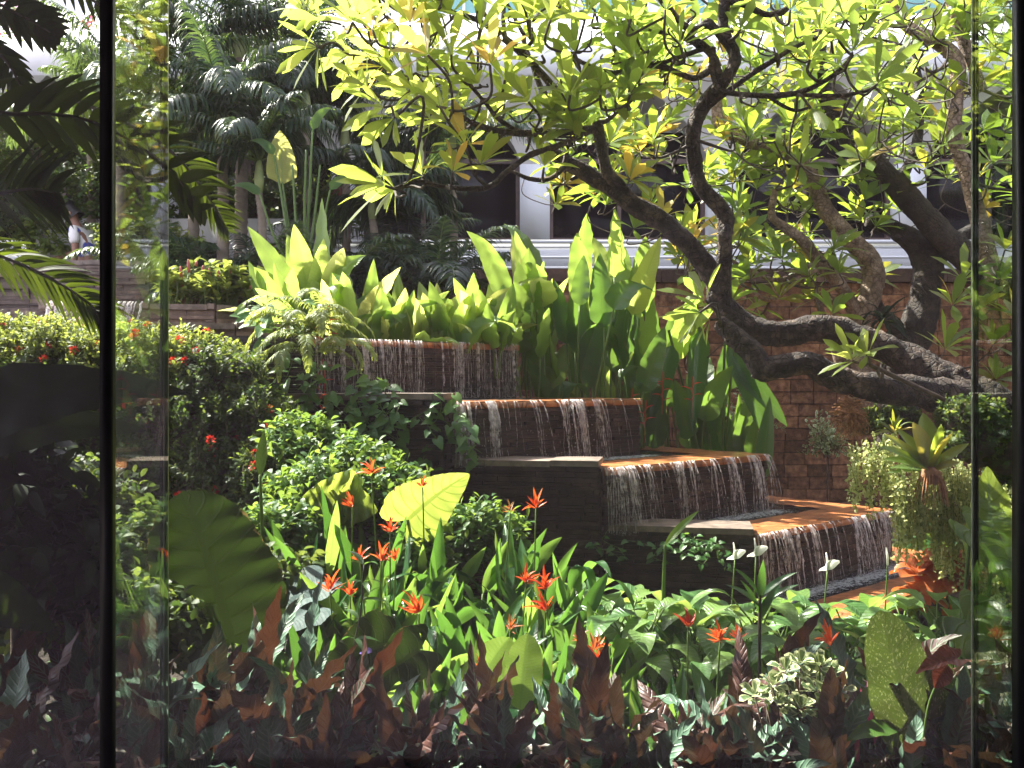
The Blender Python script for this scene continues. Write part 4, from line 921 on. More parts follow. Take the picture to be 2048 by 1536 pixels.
# dim bushy trees filling the far left
def leafcloud(mb, c, rad, K, L, W_, t=(0, 1), prof='oval', shell=.75, droop=.4, per=7, up=.5, twig=None, n=3, zsq=1, bias=None):
    """sprigs of leaves spread through an ellipsoid volume, mostly near its surface"""
    c = np.asarray(c, float); rad = np.asarray(rad, float); nsp = K // per
    d = nrm(G.normal(0, 1, (nsp, 3))); d[:, 2] = np.where(d[:, 2] < -.35, -d[:, 2], d[:, 2]); r = (1 - (1 - shell) * G.random(nsp) ** .8)
    nz = np.array([noise.noise(Vector(q * 2.3 + c * 3)) for q in d]); pos = c + d * rad * (r * (1 + .28 * nz))[:, None]
    ax = nrm(d * .7 + v3(0, 0, up) + G.normal(0, .3, (nsp, 3)))
    pk = np.repeat(pos, per, 0); ak = np.repeat(ax, per, 0); off = np.tile(np.linspace(-1, .3, per), nsp) * L * 1.6
    side = nrm(np.cross(ak, G.normal(0, 1, ak.shape))); D = nrm(side * .9 + ak * .75); B = pk + ak * off[:, None]
    tt = G.uniform(t[0], t[1], nsp); tt = np.repeat(tt, per) + G.normal(0, .1, nsp * per)
    leaves(mb, B, D, ak + G.normal(0, .25, ak.shape), L * G.uniform(.6, 1.15, len(B)), W_ * G.uniform(.8, 1.1, len(B)), prof, droop, .15, np.clip(tt, 0, 1), n)
    if twig is not None:
        for i in range(0, nsp, 3):
            p = pos[i]; q = p - ax[i] * L * 1.8; rt = c + (p - c) * .35 - v3(0, 0, rad[2] * .35)
            tube(twig, cr([rt, (rt + q) / 2 + G.normal(0, .03, 3), q, p], 2), np.linspace(.006, .002, 7), 3)
    return pos, ax
for k, (px, py, Yp, rx, rz, lab, tt) in enumerate([(60, 330, 12.2, 1.2, 1.1, 'dense small-leaved tree behind the dark fronds at the far left', (.1, .6)), (250, 420, 11.8, .9, .9, 'shadowy broad-leaved tree behind the glass strip', (0, .35)),
                                             (330, 300, 12.6, .9, 1.0, 'bushy tree between the palms and the mullion, lit from above', (.1, .6)), (-80, 420, 11.5, 1.0, 1.1, 'leafy tree cut off by the left edge of the view', (0, .4)), (150, 500, 11.9, .8, .6, 'low bush right behind the standing person', (.3, .8)), (560, 150, 13.0, 1.3, .8, 'dark bushy tree behind the palm crowns, over the arcade roof', (0, .3)), (560, 440, 12.6, 1.3, .7, 'dark bushy tree filling the arch behind the yellow paddle leaf', (0, .25)),
                                             (300, 520, 11.0, .7, .45, 'yellow-green bush on the highest ledge right of the mullion', (.4, 1))]):
    c = P(px, py, Yp); t = thing('leafy_tree', lab, 'tree', (c[0], c[1], 2.0), 'background trees at the left')
    m, tw_ = MB(), MB(); leafcloud(m, c, (rx, .8, rz), 5200, .085, .045, tt, 'oval', .5, .5, 8, twig=tw_)
    tube(tw_, [(c[0], c[1], 1.9), c - v3(0, 0, rz * .3)], [.06, .04], 8)
    tw_.build('trunk', M['twig'], t); m.build('crown', M['hedge'], t)
# bougainvillea
t = thing('bougainvillea', 'pink flowering bougainvillea spilling at the top left corner', 'plant', P(40, 60, 9)); m, f_, tw_ = MB(), MB(), MB()
for (px, py) in [(10, 30), (30, 75), (60, 40), (170, 50), (340, 45), (590, 35), (600, 8)]:
    c = P(px, py, 13.0)
    leafcloud(f_, c, (.3, .2, .22), 60, .045, .04, per=6, shell=.2); leafcloud(m, c, (.35, .2, .25), 60, .06, .03, per=6, shell=.2); tube(tw_, cr([c, c + v3(.2, .1, .6), c + v3(.3, .1, 1.6)], 4), .008, 4)
f_.build('flowers', M['pink'], t); m.build('leaves', M['hedge'], t); tw_.build('stems', M['twig'], t)
# ================================================================== BEDS
def place(label, name, cat, p, group=None): return thing(name, label, cat, p, group)
def on(px, Y, dz=0):
    x = (px - 1024) / F * Y; return np.array([x, Y, bed(x, Y) + dz])
def dirs(K, el0, el1, az=None, spread=180):
    a = (G.random(K) * 2 - 1) * math.radians(spread) + (0 if az is None else math.radians(az)) ; e = np.radians(G.uniform(el0, el1, K))
    return np.stack([np.cos(e) * np.cos(a), np.cos(e) * np.sin(a), np.sin(e)], 1)
def upn(D):    # blade normal: the upper face looks up and towards the plant's own axis
    h = D.copy(); h[:, 2] = 0; return nrm(v3(0, 0, 1) * 1.0 - h * .9 + G.normal(0, .25, D.shape))

# ground cover between the plants
m = MB(); K = 9000; xs = G.uniform(-5, 5, K); ys = G.uniform(2.9, 7.0, K); zs = np.array([bed(a, b) for a, b in zip(xs, ys)]); D = dirs(K, 5, 70)
leaves(m, np.stack([xs, ys, zs], 1), D, upn(D), G.uniform(.06, .14, K), G.uniform(.02, .05, K), 'lance', .6, .2, None, 3)
tag(m.build('ground_cover', M['shrub']), kind='stuff')
m = MB(); K = 2500; xs = G.uniform(.5, 7, K); ys = G.uniform(8.6, 10.8, K); D = dirs(K, 5, 80)
leaves(m, np.stack([xs, ys, np.array([bed(a, b) for a, b in zip(xs, ys)])], 1), D, upn(D), G.uniform(.1, .28, K), G.uniform(.05, .12, K), 'lance', .6, .2, None, 4)
tag(m.build('ground_cover', M['shrub']), kind='stuff')

# ---- flowering hedge
HB = [(20, 712, 6.4, .55, .42, .27), (130, 708, 6.4, .5, .42, .27), (245, 718, 6.3, .5, .42, .27), (355, 735, 6.2, .48, .42, .26), (430, 765, 6.1, .36, .4, .27), (60, 830, 6.05, .6, .4, .38), (220, 840, 6.0, .6, .4, .42), (370, 860, 5.95, .5, .4, .38),
      (490, 870, 5.9, .36, .34, .32), (90, 980, 5.85, .6, .4, .45), (270, 990, 5.8, .6, .4, .45), (420, 990, 5.75, .45, .38, .42), (540, 970, 5.6, .26, .3, .30)]
HL = ['far left end of the flowering hedge, back row, in sun', 'second hump from the left in the hedge\'s sunny back row', 'sunny hedge hump seen through the side glass', 'yellow-green hedge hump right of the glass joint, dotted red', 'right end of the sunny back row of the hedge',
      'dark hedge hump behind the silhouetted leaf', 'middle hedge hump behind the side glass', 'hedge hump in the centre of the slope below the sunny row', 'hedge hump beside the fern, thinning towards the vine', 'lowest hedge hump at far left in deep shade',
      'lowest hedge hump seen through the side glass', 'shaded low hedge hump above the great round leaf', 'narrow low hedge hump beside the glossy green shrub']
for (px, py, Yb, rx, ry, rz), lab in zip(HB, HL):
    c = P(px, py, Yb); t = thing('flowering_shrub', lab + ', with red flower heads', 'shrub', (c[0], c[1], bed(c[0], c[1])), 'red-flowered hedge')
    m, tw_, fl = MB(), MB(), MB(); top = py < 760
    pos, ax = leafcloud(m, c, (rx, ry, rz), 9000 if px < 600 else 6000, .042, .020, (.45, 1) if top else (.0, .35), 'obov', .55, .2, 9, .8, tw_, 3)  # sun and shade put into leaf tint: top humps lighter, lower ones darker
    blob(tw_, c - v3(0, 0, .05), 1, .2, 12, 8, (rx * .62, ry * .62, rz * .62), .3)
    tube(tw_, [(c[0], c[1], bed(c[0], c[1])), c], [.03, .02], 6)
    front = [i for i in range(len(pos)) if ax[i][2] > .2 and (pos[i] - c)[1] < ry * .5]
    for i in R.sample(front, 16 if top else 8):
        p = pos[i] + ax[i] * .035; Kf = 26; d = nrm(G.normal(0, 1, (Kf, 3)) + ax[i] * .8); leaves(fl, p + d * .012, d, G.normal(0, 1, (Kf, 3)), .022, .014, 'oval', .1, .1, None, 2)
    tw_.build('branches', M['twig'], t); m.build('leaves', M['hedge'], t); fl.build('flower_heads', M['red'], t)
for (px, py, Yb, rx, ry, rz), lab in zip([(610, 905, 5.6, .30, .3, .22), (700, 960, 5.4, .36, .32, .26), (790, 1010, 5.2, .26, .3, .22), (640, 1010, 5.1, .32, .3, .24), (960, 1090, 5.0, .26, .25, .22), (560, 1090, 4.7, .22, .25, .2), (850, 1130, 4.9, .3, .25, .2)],
                                     ['glossy green shrub beside the vine, upper end of its mound', 'glossy green rounded shrub behind the topmost orange flower', 'glossy green shrub between the orange flowers and the slate wall', 'glossy green shrub in half shade left of the orange flowers',
                                      'small-leaved shrub at the foot of the slate wall between two flower clumps', 'dim small-leaved shrub right of the great round leaf', 'small-leaved shrub under the glowing yellow leaf']):
    c = P(px, py, Yb); t = thing('glossy_shrub', lab, 'shrub', (c[0], c[1], bed(c[0], c[1])), 'glossy green shrubs'); m, tw_ = MB(), MB()
    leafcloud(m, c, (rx, ry, rz), 3600, .062, .030, (.3, 1), 'obov', .6, .3, 8, .8, tw_, 4); tube(tw_, [(c[0], c[1], bed(c[0], c[1])), c], [.02, .012], 6)
    blob(tw_, c - v3(0, 0, .05), 1, .2, 12, 8, (rx * .6, ry * .6, rz * .6), .3)
    tw_.build('branches', M['twig'], t); m.build('leaves', M['shrub'], t)

# ---- red-spiked ginger
t = thing('red_spike_ginger', 'low leafy ginger clump with upright pinkish-red spikes on the upper ledge', 'plant', P(410, 600, 8.0)); m, st, fl = MB(), MB(), MB()
for k in range(60):
    b = P(R.uniform(325, 500), 612, 8.05 + R.uniform(-.2, .35)); h = R.uniform(.12, .38); e = b + v3(R.gauss(0, .05), R.gauss(0, .04), h); tube(st, [b, (b + e) / 2 + v3(.01, 0, 0), e], .006, 4)
    D = dirs(13, -5, 60); leaves(m, b + (e - b) * G.uniform(.3, 1, 13)[:, None], D, upn(D), G.uniform(.09, .17, 13), .055, 'lance', .4, .15, G.uniform(.3, 1, 13), 4)
for (px, py, h) in [(363, 532, .13), (378, 518, .13), (392, 522, .05), (405, 530, .09), (417, 536, .09), (422, 545, .10), (438, 540, .09), (458, 526, .14), (352, 545, .12), (412, 575, .08), (500, 570, .12), (365, 555, .1)]:
    a = P(px, py + h / 8 * F * .9, 7.95); b = P(px + R.uniform(-2, 2), py, 7.95); tube(fl, [a, a * .6 + b * .4, a * .2 + b * .8, b], [.011, .014, .011, .003], 8, .5, .15, 40)
st.build('stems', M['stem'], t); m.build('leaves', M['hedge'], t); fl.build('flower_spikes', M['spike'], t)

# ---- paddle-leaf bank behind the top basin, and the tall clump to its right
def paddle_plant(p, nlf, h0, L, Wd, lean=(0, 0), t=(.3, .9), mat='heli', el=(62, 88), stem=.012, label='', az=None, spread=180, tipdroop=.12):
    th = thing('paddle_plant', label, 'plant', p, 'paddle-leaved plants behind the basins'); st, lf = MB(), MB()
    D = nrm(dirs(nlf, el[0], el[1], az, spread) + v3(lean[0], lean[1], 0))
    for i in range(nlf):
        hh = h0 * R.uniform(.55, 1.1); b = p + v3(R.gauss(0, .06), R.gauss(0, .05), 0); e = b + D[i] * v3(.6, .6, 1) * hh + v3(0, 0, hh * .15)
        tube(st, cr([b, (b + e) / 2 + v3(0, 0, .03), e], 3), np.linspace(stem, stem * .5, 7), 5)
        nn = nrm(v3(R.gauss(0, .6), R.choice([-1, -1, -.6, .8]), R.uniform(.0, .4)))
        leaves(lf, e, D[i], nn, L * R.uniform(.6, 1.12), Wd * R.uniform(.95, 1.4), 'paddle', tipdroop * R.choice([.2, .6, 1.5, 3.5, 6]), R.uniform(.1, .4), R.uniform(*t), 16, 3, .12, 4.5, twist=.5, scal=.035)
    st.build('stems', M['stem'], th); lf.build('leaves', M[mat], th); return th
HP = [(600, 7.7, 9, .36, .74, .17, (-.25, 0)), (640, 7.9, 10, .52, .84, .20, (-.02, 0)), (690, 7.6, 9, .40, .72, .18, (.0, 0)), (735, 7.9, 8, .28, .62, .17, (.05, 0)), (770, 7.6, 7, .22, .55, .16, (0, 0)), (800, 7.9, 7, .28, .55, .15, (.12, 0)), (835, 7.6, 7, .22, .52, .17, (0, 0)),
      (870, 7.8, 8, .25, .58, .17, (0, 0)), (905, 7.6, 8, .25, .62, .17, (.0, 0)), (945, 7.9, 8, .30, .58, .16, (.08, 0)), (980, 7.7, 8, .30, .58, .15, (0, 0)), (1010, 8.1, 7, .42, .62, .17, (-.05, 0)), (1045, 8.3, 8, .55, .70, .18, (0, 0))]
for i, (px, Yb, n_, h0, L, Wd, ln) in enumerate(HP):
    x = (px - 1024) / F * Yb; z = 1.92 - .1 * (px > 1000)
    paddle_plant(v3(x, Yb, z - .15), n_ + 3, h0, L, Wd, ln, (.4, 1) if px < 960 else (.2, .85), 'heli', (50, 89), label='bright translucent paddle-leaved plant behind the top basin, ' + ordn(i) + ' from the left of its row')
HT = [(1070, 8.2, 9, 1.25, .70, .19, 1.0), (1110, 8.5, 9, 1.55, .75, .20, .8), (1150, 8.2, 9, 1.35, .72, .18, .8), (1190, 8.5, 10, 1.75, .80, .20, .7), (1225, 8.2, 9, 1.65, .78, .18, .6), (1265, 8.5, 9, 1.7, .75, .20, .6), (1300, 8.3, 8, 1.5, .72, .18, .5), (1345, 8.6, 8, 1.45, .70, .18, .5), (1390, 8.4, 8, 1.2, .72, .18, .5),
      (1440, 8.6, 7, 1.15, .68, .17, .4), (1480, 8.6, 6, 1.0, .66, .16, .4), (1090, 7.9, 8, .85, .6, .16, .9), (1170, 7.95, 8, .8, .6, .15, .8), (1260, 8.0, 7, .8, .6, .15, .7)]
for i, (px, Yb, n_, h0, L, Wd, z) in enumerate(HT):
    x = (px - 1024) / F * Yb
    paddle_plant(v3(x, Yb, bed(x, Yb)), n_, z + h0 - bed(x, Yb) - .35 * (i > 10) - .22 * (i > 2), L, Wd, (0, 0), (.2, .9), 'heli' if i in (0, 1, 3, 5) else 'heli_dark', (66, 89), .016,
                 'tall long-stemmed paddle plant ' + (('between the basins and the brick wall, ' + ordn(i) + ' from the left') if i < 11 else ['close behind the second basin, left one', 'close behind the second basin, middle one', 'close behind the second basin, right one'][i - 11]))
# single drooping and upright blades at the right of the clump
t = thing('paddle_plant', 'solitary upright narrow paddle leaf rising beside the third basin corner', 'plant', P(1530, 960, 8)); m = MB()
leaves(m, P(1522, 975, 7.9), v3(.10, 0, 1), v3(-.3, -1, .2), .78, .15, 'lance', -.02, .25, .3, 12, 2, .04); m.build('leaf', M['heli_dark'], t)
m = MB(); tube(m, [P(1520, 1010, 7.9), P(1522, 972, 7.9)], .008, 5); m.build('stem', M['stem'], t)
t = thing('paddle_plant', 'drooping dark paddle leaves hanging before the brick wall right of the tall clump', 'plant', on(1440, 8.3)); m, st = MB(), MB(); b = on(1440, 8.3)
for (px, py, dx, dz, L) in [(1455, 690, .35, -.8, 1.0), (1400, 660, -.1, -1, .9), (1345, 690, -.3, -.9, .7), (1470, 730, .5, -.55, .7)]:
    e = P(px, py, 8.2); tube(st, cr([b, (b + e) / 2 + v3(0, .05, .2), e + v3(-.02, 0, .08), e], 4), .012, 5); leaves(m, e, v3(dx, -.1, dz), v3(.1, -1, .3), L, .2, 'paddle', .1, .3, .25, 12, 2, .05)
st.build('stems', M['stem'], t); m.build('leaves', M['heli_dark'], t)
# hanging red lobster-claw flowers
for k, (px, py, n_, lab) in enumerate([(1305, 745, 8, 'red hanging claw flower highest among the tall stems'), (1262, 830, 7, 'red hanging claw flower low beside the end of the second basin'), (1325, 785, 5, 'small red claw flower right of the highest one'), (1385, 790, 4, 'faint orange claw flower before the brick wall'), (1290, 838, 4, 'small red claw flower right of the low one'),
                                   (652, 655, 6, 'red claw flower at the foot of the leftmost bright paddle leaves'), (640, 790, 8, 'withered orange flower spray hanging over the vine left of the top basin')]):
    Yp = 7.9 if k < 5 else 6.3; p = P(px, py, Yp); t = thing('claw_flower', lab, 'flower', p, 'hanging claw flowers'); m, st = MB(), MB(); q = []
    for i in range(n_):
        a = p + v3(.012 * (-1) ** i, 0, -.045 * (i - n_ / 2)); q.append(a); D = nrm(v3(.9 * (-1) ** i, R.uniform(-.3, .3), .25 + R.uniform(-.3, .3)))
        leaves(m, a, D, v3(0, 0, 1), R.uniform(.06, .10), .026, 'lance', .2, .6, R.random(), 5)
    D_ = 0; tube(st, cr([q[0] + v3(0, .10, -.3 if k < 5 else -.2), q[0] + v3(0, .06, .06), q[0]] + q[1:], 3), .0022, 4)
    st.build('stem', M['red'], t); m.build('bracts', M['red' if k < 6 else 'orange'], t)
# small whitish shrub and low things by the brick foot
for k, (px, py, s_, lab) in enumerate([(1500, 850, .32, 'wispy pale-leaved shrub low before the brick wall behind the upright leaf'), (1655, 890, .25, 'wispy pale-leaved shrub before the brick wall left of the hanging strands'), (1430, 900, .25, 'wispy shrub between the tall stems and the brick wall')]):
    c = P(px, py, 10.3); t = thing('wispy_shrub', lab, 'shrub', (c[0], c[1], .25), 'wispy shrubs before the brick wall'); m, tw_ = MB(), MB(); leafcloud(m, c, (s_ * 1.2, .3, s_ * 1.5), 420, .07, .03, (.6, 1), 'oval', .3, .2, 5, .2, tw_); tube(tw_, [(c[0], c[1], .3), c], .01, 4)
    tw_.build('branches', M['twig'], t); m.build('leaves', M['varieg'], t)

# ---- fern and vine on the slate
t = thing('fern', 'pale arching fern tumbling over the left end of the top basin', 'fern', P(620, 700, 6.45)); lf, rc = MB(), MB()
for i in range(30):
    frond(lf, rc, P(R.uniform(590, 660), R.uniform(655, 720), 6.45 + R.uniform(-.12, .1)), R.uniform(2.6, 6.6), R.uniform(10, 70), R.uniform(.38, .66), 36, .085, .013, 2.2, .9, .85, rr=.003)
rc.build('stalks', M['stem'], t); lf.build('fronds', M['fern'], t)
def heartleaves(mb, P_, D, N_, L, t): leaves(mb, P_, D, N_, L, np.asarray(L) * .82, 'heart', .35, .18, t, 7, 2, .03, lobe=.22)
t = thing('climbing_vine', 'heart-leaved vine trailing over the slate wall between the hedge and the second basin', 'plant', P(760, 850, 6.2)); m, st = MB(), MB()
for k in range(26):
    px = R.uniform(580, 930); py0 = 700 + max(0, px - 600) * .28 + R.uniform(0, 90); q = [P(px, py0, 6.22)]
    for j in range(R.randint(3, 6)): q.append(q[-1] + v3(R.gauss(.02, .06), R.uniform(-.05, .03), -R.uniform(.03, .10)))
    q = cr(q, 4); tube(st, q, .003, 4)
    for j in range(0, len(q), 3):
        D = nrm(v3(R.gauss(0, .8), -R.uniform(.2, .9), -R.uniform(-.2, .8))); heartleaves(m, q[j] + D * .03, D, nrm(v3(R.gauss(0, .3), -.7, .8)), R.uniform(.06, .10), R.uniform(.2, 1))
st.build('stems', M['stem'], t); m.build('leaves', M['pothos'], t)
t = thing('climbing_vine', 'heart-leaved vine climbing the ledge beside the fern, broad glossy leaves in sun', 'plant', P(540, 700, 6.6)); m, st = MB(), MB()
for k in range(14):
    q = [P(R.uniform(500, 610), R.uniform(600, 800), 6.75 if k % 3 else 6.5)]
    for j in range(4): q.append(q[-1] + v3(R.gauss(0, .06), R.uniform(-.05, .02), -R.uniform(.0, .08)))
    q = cr(q, 3); tube(st, q, .003, 4)
    for j in range(0, len(q), 3):
        D = nrm(v3(R.gauss(0, .8), -R.uniform(.2, .9), -R.uniform(-.4, .6))); heartleaves(m, q[j] + D * .03, D, nrm(v3(R.gauss(0, .3), -.6, .9)), R.uniform(.08, .15), R.uniform(.3, 1))
st.build('stems', M['stem'], t); m.build('leaves', M['pothos'], t)
t = thing('climbing_vine', 'sparse small-leaved creeper on the lowest slate wall', 'plant', P(1330, 1090, 6.2)); m, st = MB(), MB()
for k in range(16):
    q = [P(R.uniform(1130, 1440), R.uniform(1065, 1110), 6.15)]
    for j in range(3): q.append(q[-1] + v3(R.gauss(.03, .05), R.uniform(-.03, .01), -R.uniform(.01, .05)))
    q = cr(q, 3); tube(st, q, .002, 4)
    for j in range(0, len(q), 2):
        D = nrm(v3(R.gauss(0, .8), -R.uniform(.2, .9), -R.uniform(-.4, .6))); heartleaves(m, q[j] + D * .02, D, nrm(v3(R.gauss(0, .3), -.6, .9)), R.uniform(.03, .06), R.uniform(.1, .6))
st.build('stems', M['stem'], t); m.build('leaves', M['pothos'], t)

# ---- parrot-flower bed
def parrot(p, nlf, H, L, Wd, lab, flowers=(), t=(.1, .9), lean=(0, 0)):
    th = thing('parrot_flower', lab, 'plant', p, 'broad-leaved parrot flowers in the front bed'); st, lf = MB(), MB(); nlf += 2
    for i in range(nlf):
        b = p + v3(R.gauss(0, .06), R.gauss(0, .05), 0); h = H * R.uniform(.25, 1.0); D = dirs(1, 45, 86)[0] + v3(lean[0], lean[1], 0); D = nrm(D)
        e = b + v3(D[0] * .3, D[1] * .3, 1) * h; tube(st, cr([b, (b + e) / 2, e], 3), .005, 5)
        nn = nrm(v3(R.gauss(0, .6), R.choice([-1, -1, -.5, .8]), R.uniform(0, .8)))
        leaves(lf, e, D, nn, L * R.uniform(.7, 1.15), Wd * R.uniform(.8, 1.2), 'lance', R.choice([.02, .1, .3, .7, 1.3]), R.uniform(.12, .4), R.uniform(*t) ** 1.4, 12, 2, .09, 2.6, twist=.6)
    for (fp, sz, n_) in flowers:
        tube(st, cr([p + v3(R.gauss(0, .03), .02, .1), (p + fp) / 2 + v3(R.gauss(0, .02), 0, 0), fp], 4), .0035, 5)
        age = R.choice([.15, .3, .45, .6, .8]) if sz > .058 else .95; fl = MB(); K = n_; a = np.arange(K) * 2.4 + R.random() * 6; e = np.radians(np.linspace(80, 18, K))
        D = nrm(np.stack([np.cos(e) * np.cos(a), np.cos(e) * np.sin(a), np.sin(e)], 1) + v3(R.gauss(0, .3), R.gauss(0, .2), 0)); leaves(fl, fp + D * .004 + v3(0, 0, .012) * (1 - np.arange(K) / K)[:, None], D, v3(0, 0, 1) - D * .5, sz * G.uniform(.6, 1.2, K), sz * .22, 'lance', G.uniform(-.5, .5, K), .7, np.clip(age + G.normal(0, .12, K), 0, 1), 7, twist=.5)
        a2 = a + 1.2; D2 = nrm(D + G.normal(0, .25, D.shape)); leaves(fl, fp + D2 * .01, D2, v3(0, 0, 1) - D2 * .5, sz * .6, sz * .13, 'lance', -.1, .7, age * .8, 4)
        fl.build('flower', M['orange'], th)
    st.build('stems', M['stem'], th); lf.build('leaves', M['psitta'], th)
FL = [(743, 950, 4.75, .085, 'topmost, against the glossy shrub'), (705, 1016, 4.55, .085, 'before the scalloped yellow leaf'), (845, 975, 4.75, .06, 'against the glowing yellow leaf'), (1020, 1025, 4.6, .05, 'small, left of the pair at the slate wall'), (1072, 1018, 4.5, .09, 'large, against the dark slate wall'),
      (780, 1066, 4.4, .07, 'half open, under the yellow leaf'), (720, 1122, 4.2, .07, 'narrow, left of the crossing pair'), (762, 1124, 4.15, .08, 'crossing its neighbour in the upper middle'), (792, 1122, 4.2, .065, 'right of the crossing pair'), (660, 1184, 4.0, .085, 'leftmost, beside the blue-green ribbed leaf'),
      (700, 1192, 4.0, .06, 'thin, right of the leftmost'), (838, 1228, 3.8, .09, 'large, alone above the dark wavy leaf'), (1052, 1168, 4.2, .075, 'left one of the stacked three in the centre'), (1090, 1180, 4.15, .085, 'upper right of the stacked three in the centre'), (1092, 1224, 4.0, .09, 'lowest of the stacked three in the centre'),
      (1020, 1262, 3.8, .05, 'faded bud in the centre'), (1157, 1285, 3.7, .055, 'brown and orange, left of the bright low pair'), (1190, 1305, 3.65, .075, 'upper of the bright low pair'), (1196, 1335, 3.6, .08, 'lower of the bright low pair'), (1376, 1256, 3.75, .075, 'alone, before the white-flowered lilies'),
      (1440, 1284, 3.6, .08, 'left of the close pair at right'), (1474, 1281, 3.65, .06, 'right of the close pair at right'), (1660, 1294, 3.6, .085, 'rightmost, before the dark gap'), (962, 1345, 3.45, .055, 'low and dark, before the light oval leaf'), (228, 1285, 3.6, .07, 'seen through the side glass')]
for px, py, Yf, sz, lab in FL:
    fp = P(px, py, Yf - .16); b = on(px + R.uniform(-18, 18), Yf); edge = px > 1350 or px < 300
    parrot(b, 5 if edge else R.randint(9, 12), max(.08, min(fp[2] - b[2] - .34, .55)), R.uniform(.26, .38) if not edge else .24, .064, 'parrot flower plant with orange bloom ' + lab, [(fp, sz, R.randint(7, 10))], (.2, 1))
PB = [(600, 4.0), (640, 4.3), (655, 3.8), (735, 3.9), (800, 4.0), (620, 4.4), (680, 4.62), (750, 4.5), (820, 4.6), (700, 4.2), (780, 4.3), (590, 4.15), (880, 4.5), (780, 3.65), (870, 4.2), (900, 3.9), (860, 3.6), (930, 4.4), (950, 4.0), (985, 4.5), (1010, 4.1), (975, 3.7), (1060, 3.75), (1110, 4.3), (1140, 3.9), (1120, 3.6), (1030, 3.5), (1090, 3.45), (1180, 4.1), (1210, 3.7), (1150, 4.5), (1240, 3.5), (1300, 3.5), (900, 3.45), (1000, 3.55), (1170, 3.45)]
for i, (px, Yb) in enumerate(PB):
    sp = sorted(PB); parrot(on(px, Yb), R.randint(8, 11), max(.08, EZ - (1300 - (Yb - 3.45) * 265 - HY) / F * Yb - on(px, Yb)[2] - .33), R.uniform(.26, .40), R.uniform(.055, .08), 'broad-leaved plant without bloom in the orange-flowered bed, ' + ordn(sp.index((px, Yb))) + ' from the left', (), (.1, 1))

# ---- big ear-shaped leaves
def bigleaf(lab, base, tip, wpx, Y0, Y1, nn, t=.5, mat='ear', stalk=None, prof='heart', droop=.15, fold=.12, wave=.07, lobe=.22, name='elephant_ear', wf=3.2, group='large single-leaved plants', scal=.025):
    a, b = P(*base, Y0), P(*tip, Y1); L = np.linalg.norm(b - a); th = thing(name, lab, 'plant', stalk if stalk is not None else (a[0], a[1], bed(a[0], a[1])), group); m = MB()
    leaves(m, a, (b - a) / L + v3(0, 0, droop * .8), nn, L * 1.02, wpx * Y0 / F, prof, droop, fold, t, 26, 5, wave, wf, lobe=lobe, scal=scal); m.build('leaf', M[mat], th)
    s = np.array(stalk if stalk is not None else (a[0], a[1] + .05, bed(a[0], a[1]))); m = MB(); tube(m, cr([s, (s * .4 + a * .6) + v3(0, .03, 0), a], 5), np.linspace(.014, .007, 11), 6); m.build('stalk', M['stem'], th); return th
bigleaf('great olive-green round leaf beside the glass joint, lower left', (465, 1285), (372, 985), 265, 3.75, 3.9, v3(.15, -1, .05), .4, 'ear_olive', prof='shield', fold=.06, wave=.035, lobe=.1, wf=7, scal=.03)
bigleaf('glowing yellow ear-shaped leaf with scalloped edge before the slate wall', (815, 1040), (935, 945), 135, 4.75, 4.85, v3(.3, -1, .05), 1.0, wave=.08, wf=6)
bigleaf('scalloped yellow-green leaf drooping left of the glowing yellow one', (690, 1000), (608, 985), 120, 4.85, 4.8, v3(.3, -1, .25), .85, wave=.14, droop=.3, wf=4)
bigleaf('folded scalloped leaf beside the second orange flower', (680, 1005), (755, 1020), 110, 4.9, 4.85, v3(.2, -1, .2), .8, wave=.14, wf=4)
bigleaf('blue-green deeply ribbed leaf catching the sky, left of the flower bed', (640, 1165), (535, 1235), 130, 4.1, 3.95, v3(-.2, -.5, 1), .5, 'ear_grey', wave=.05)
bigleaf('second blue-green ribbed leaf lower beside the first', (630, 1215), (548, 1270), 110, 3.95, 3.85, v3(-.1, -.6, 1), .5, 'ear_grey', wave=.05)
bigleaf('dark wavy broad leaf under the flower bed, left of centre', (770, 1290), (640, 1350), 140, 3.6, 3.5, v3(.1, -1, .6), .15, 'ear_olive', wave=.12, droop=.3)
bigleaf('dark wavy broad leaf overlapping its neighbour towards the violet flower', (840, 1300), (720, 1400), 110, 3.55, 3.45, v3(.1, -1, .4), .1, 'ear_olive', wave=.12, droop=.3)
bigleaf('broad shaded leaf behind the psychedelic light oval leaves'.replace('psychedelic ', ''), (930, 1420), (1015, 1275), 90, 3.45, 3.5, v3(.1, -1, .2), .9, 'psitta', prof='oval', lobe=0, wave=.03)
bigleaf('light green oval leaf standing up in the centre of the front bed', (1040, 1420), (1055, 1270), 78, 3.4, 3.45, v3(-.1, -1, .1), .95, 'psitta', prof='oval', lobe=0, wave=.02)
bigleaf('tall mottled leaf with pale midrib at lower right', (1835, 1500), (1765, 1225), 145, 3.12, 3.18, v3(-.1, -1, .0), .5, 'dieff', prof='shield', lobe=0, fold=.12, wave=.03, name='mottled_leaf_plant')
bigleaf('second mottled leaf leaning right behind the rusty spathe', (1850, 1510), (1885, 1320), 115, 3.15, 3.25, v3(.2, -1, .1), .35, 'dieff', prof='shield', lobe=0, fold=.12, wave=.03, name='mottled_leaf_plant')
bigleaf('grey-green ruffled leaf at the right of the mottled pair', (1905, 1530), (1930, 1330), 90, 3.05, 3.15, v3(.4, -1, .1), .5, 'ear_grey', prof='lance', lobe=0, wave=.1, name='mottled_leaf_plant')
bigleaf('drooping lime leaf low beside the cream-edged bush', (1795, 1460), (1690, 1475), 45, 3.1, 3.05, v3(0, -.4, 1), .9, 'psitta', prof='lance', lobe=0, droop=.4, name='lime_leaf_plant')
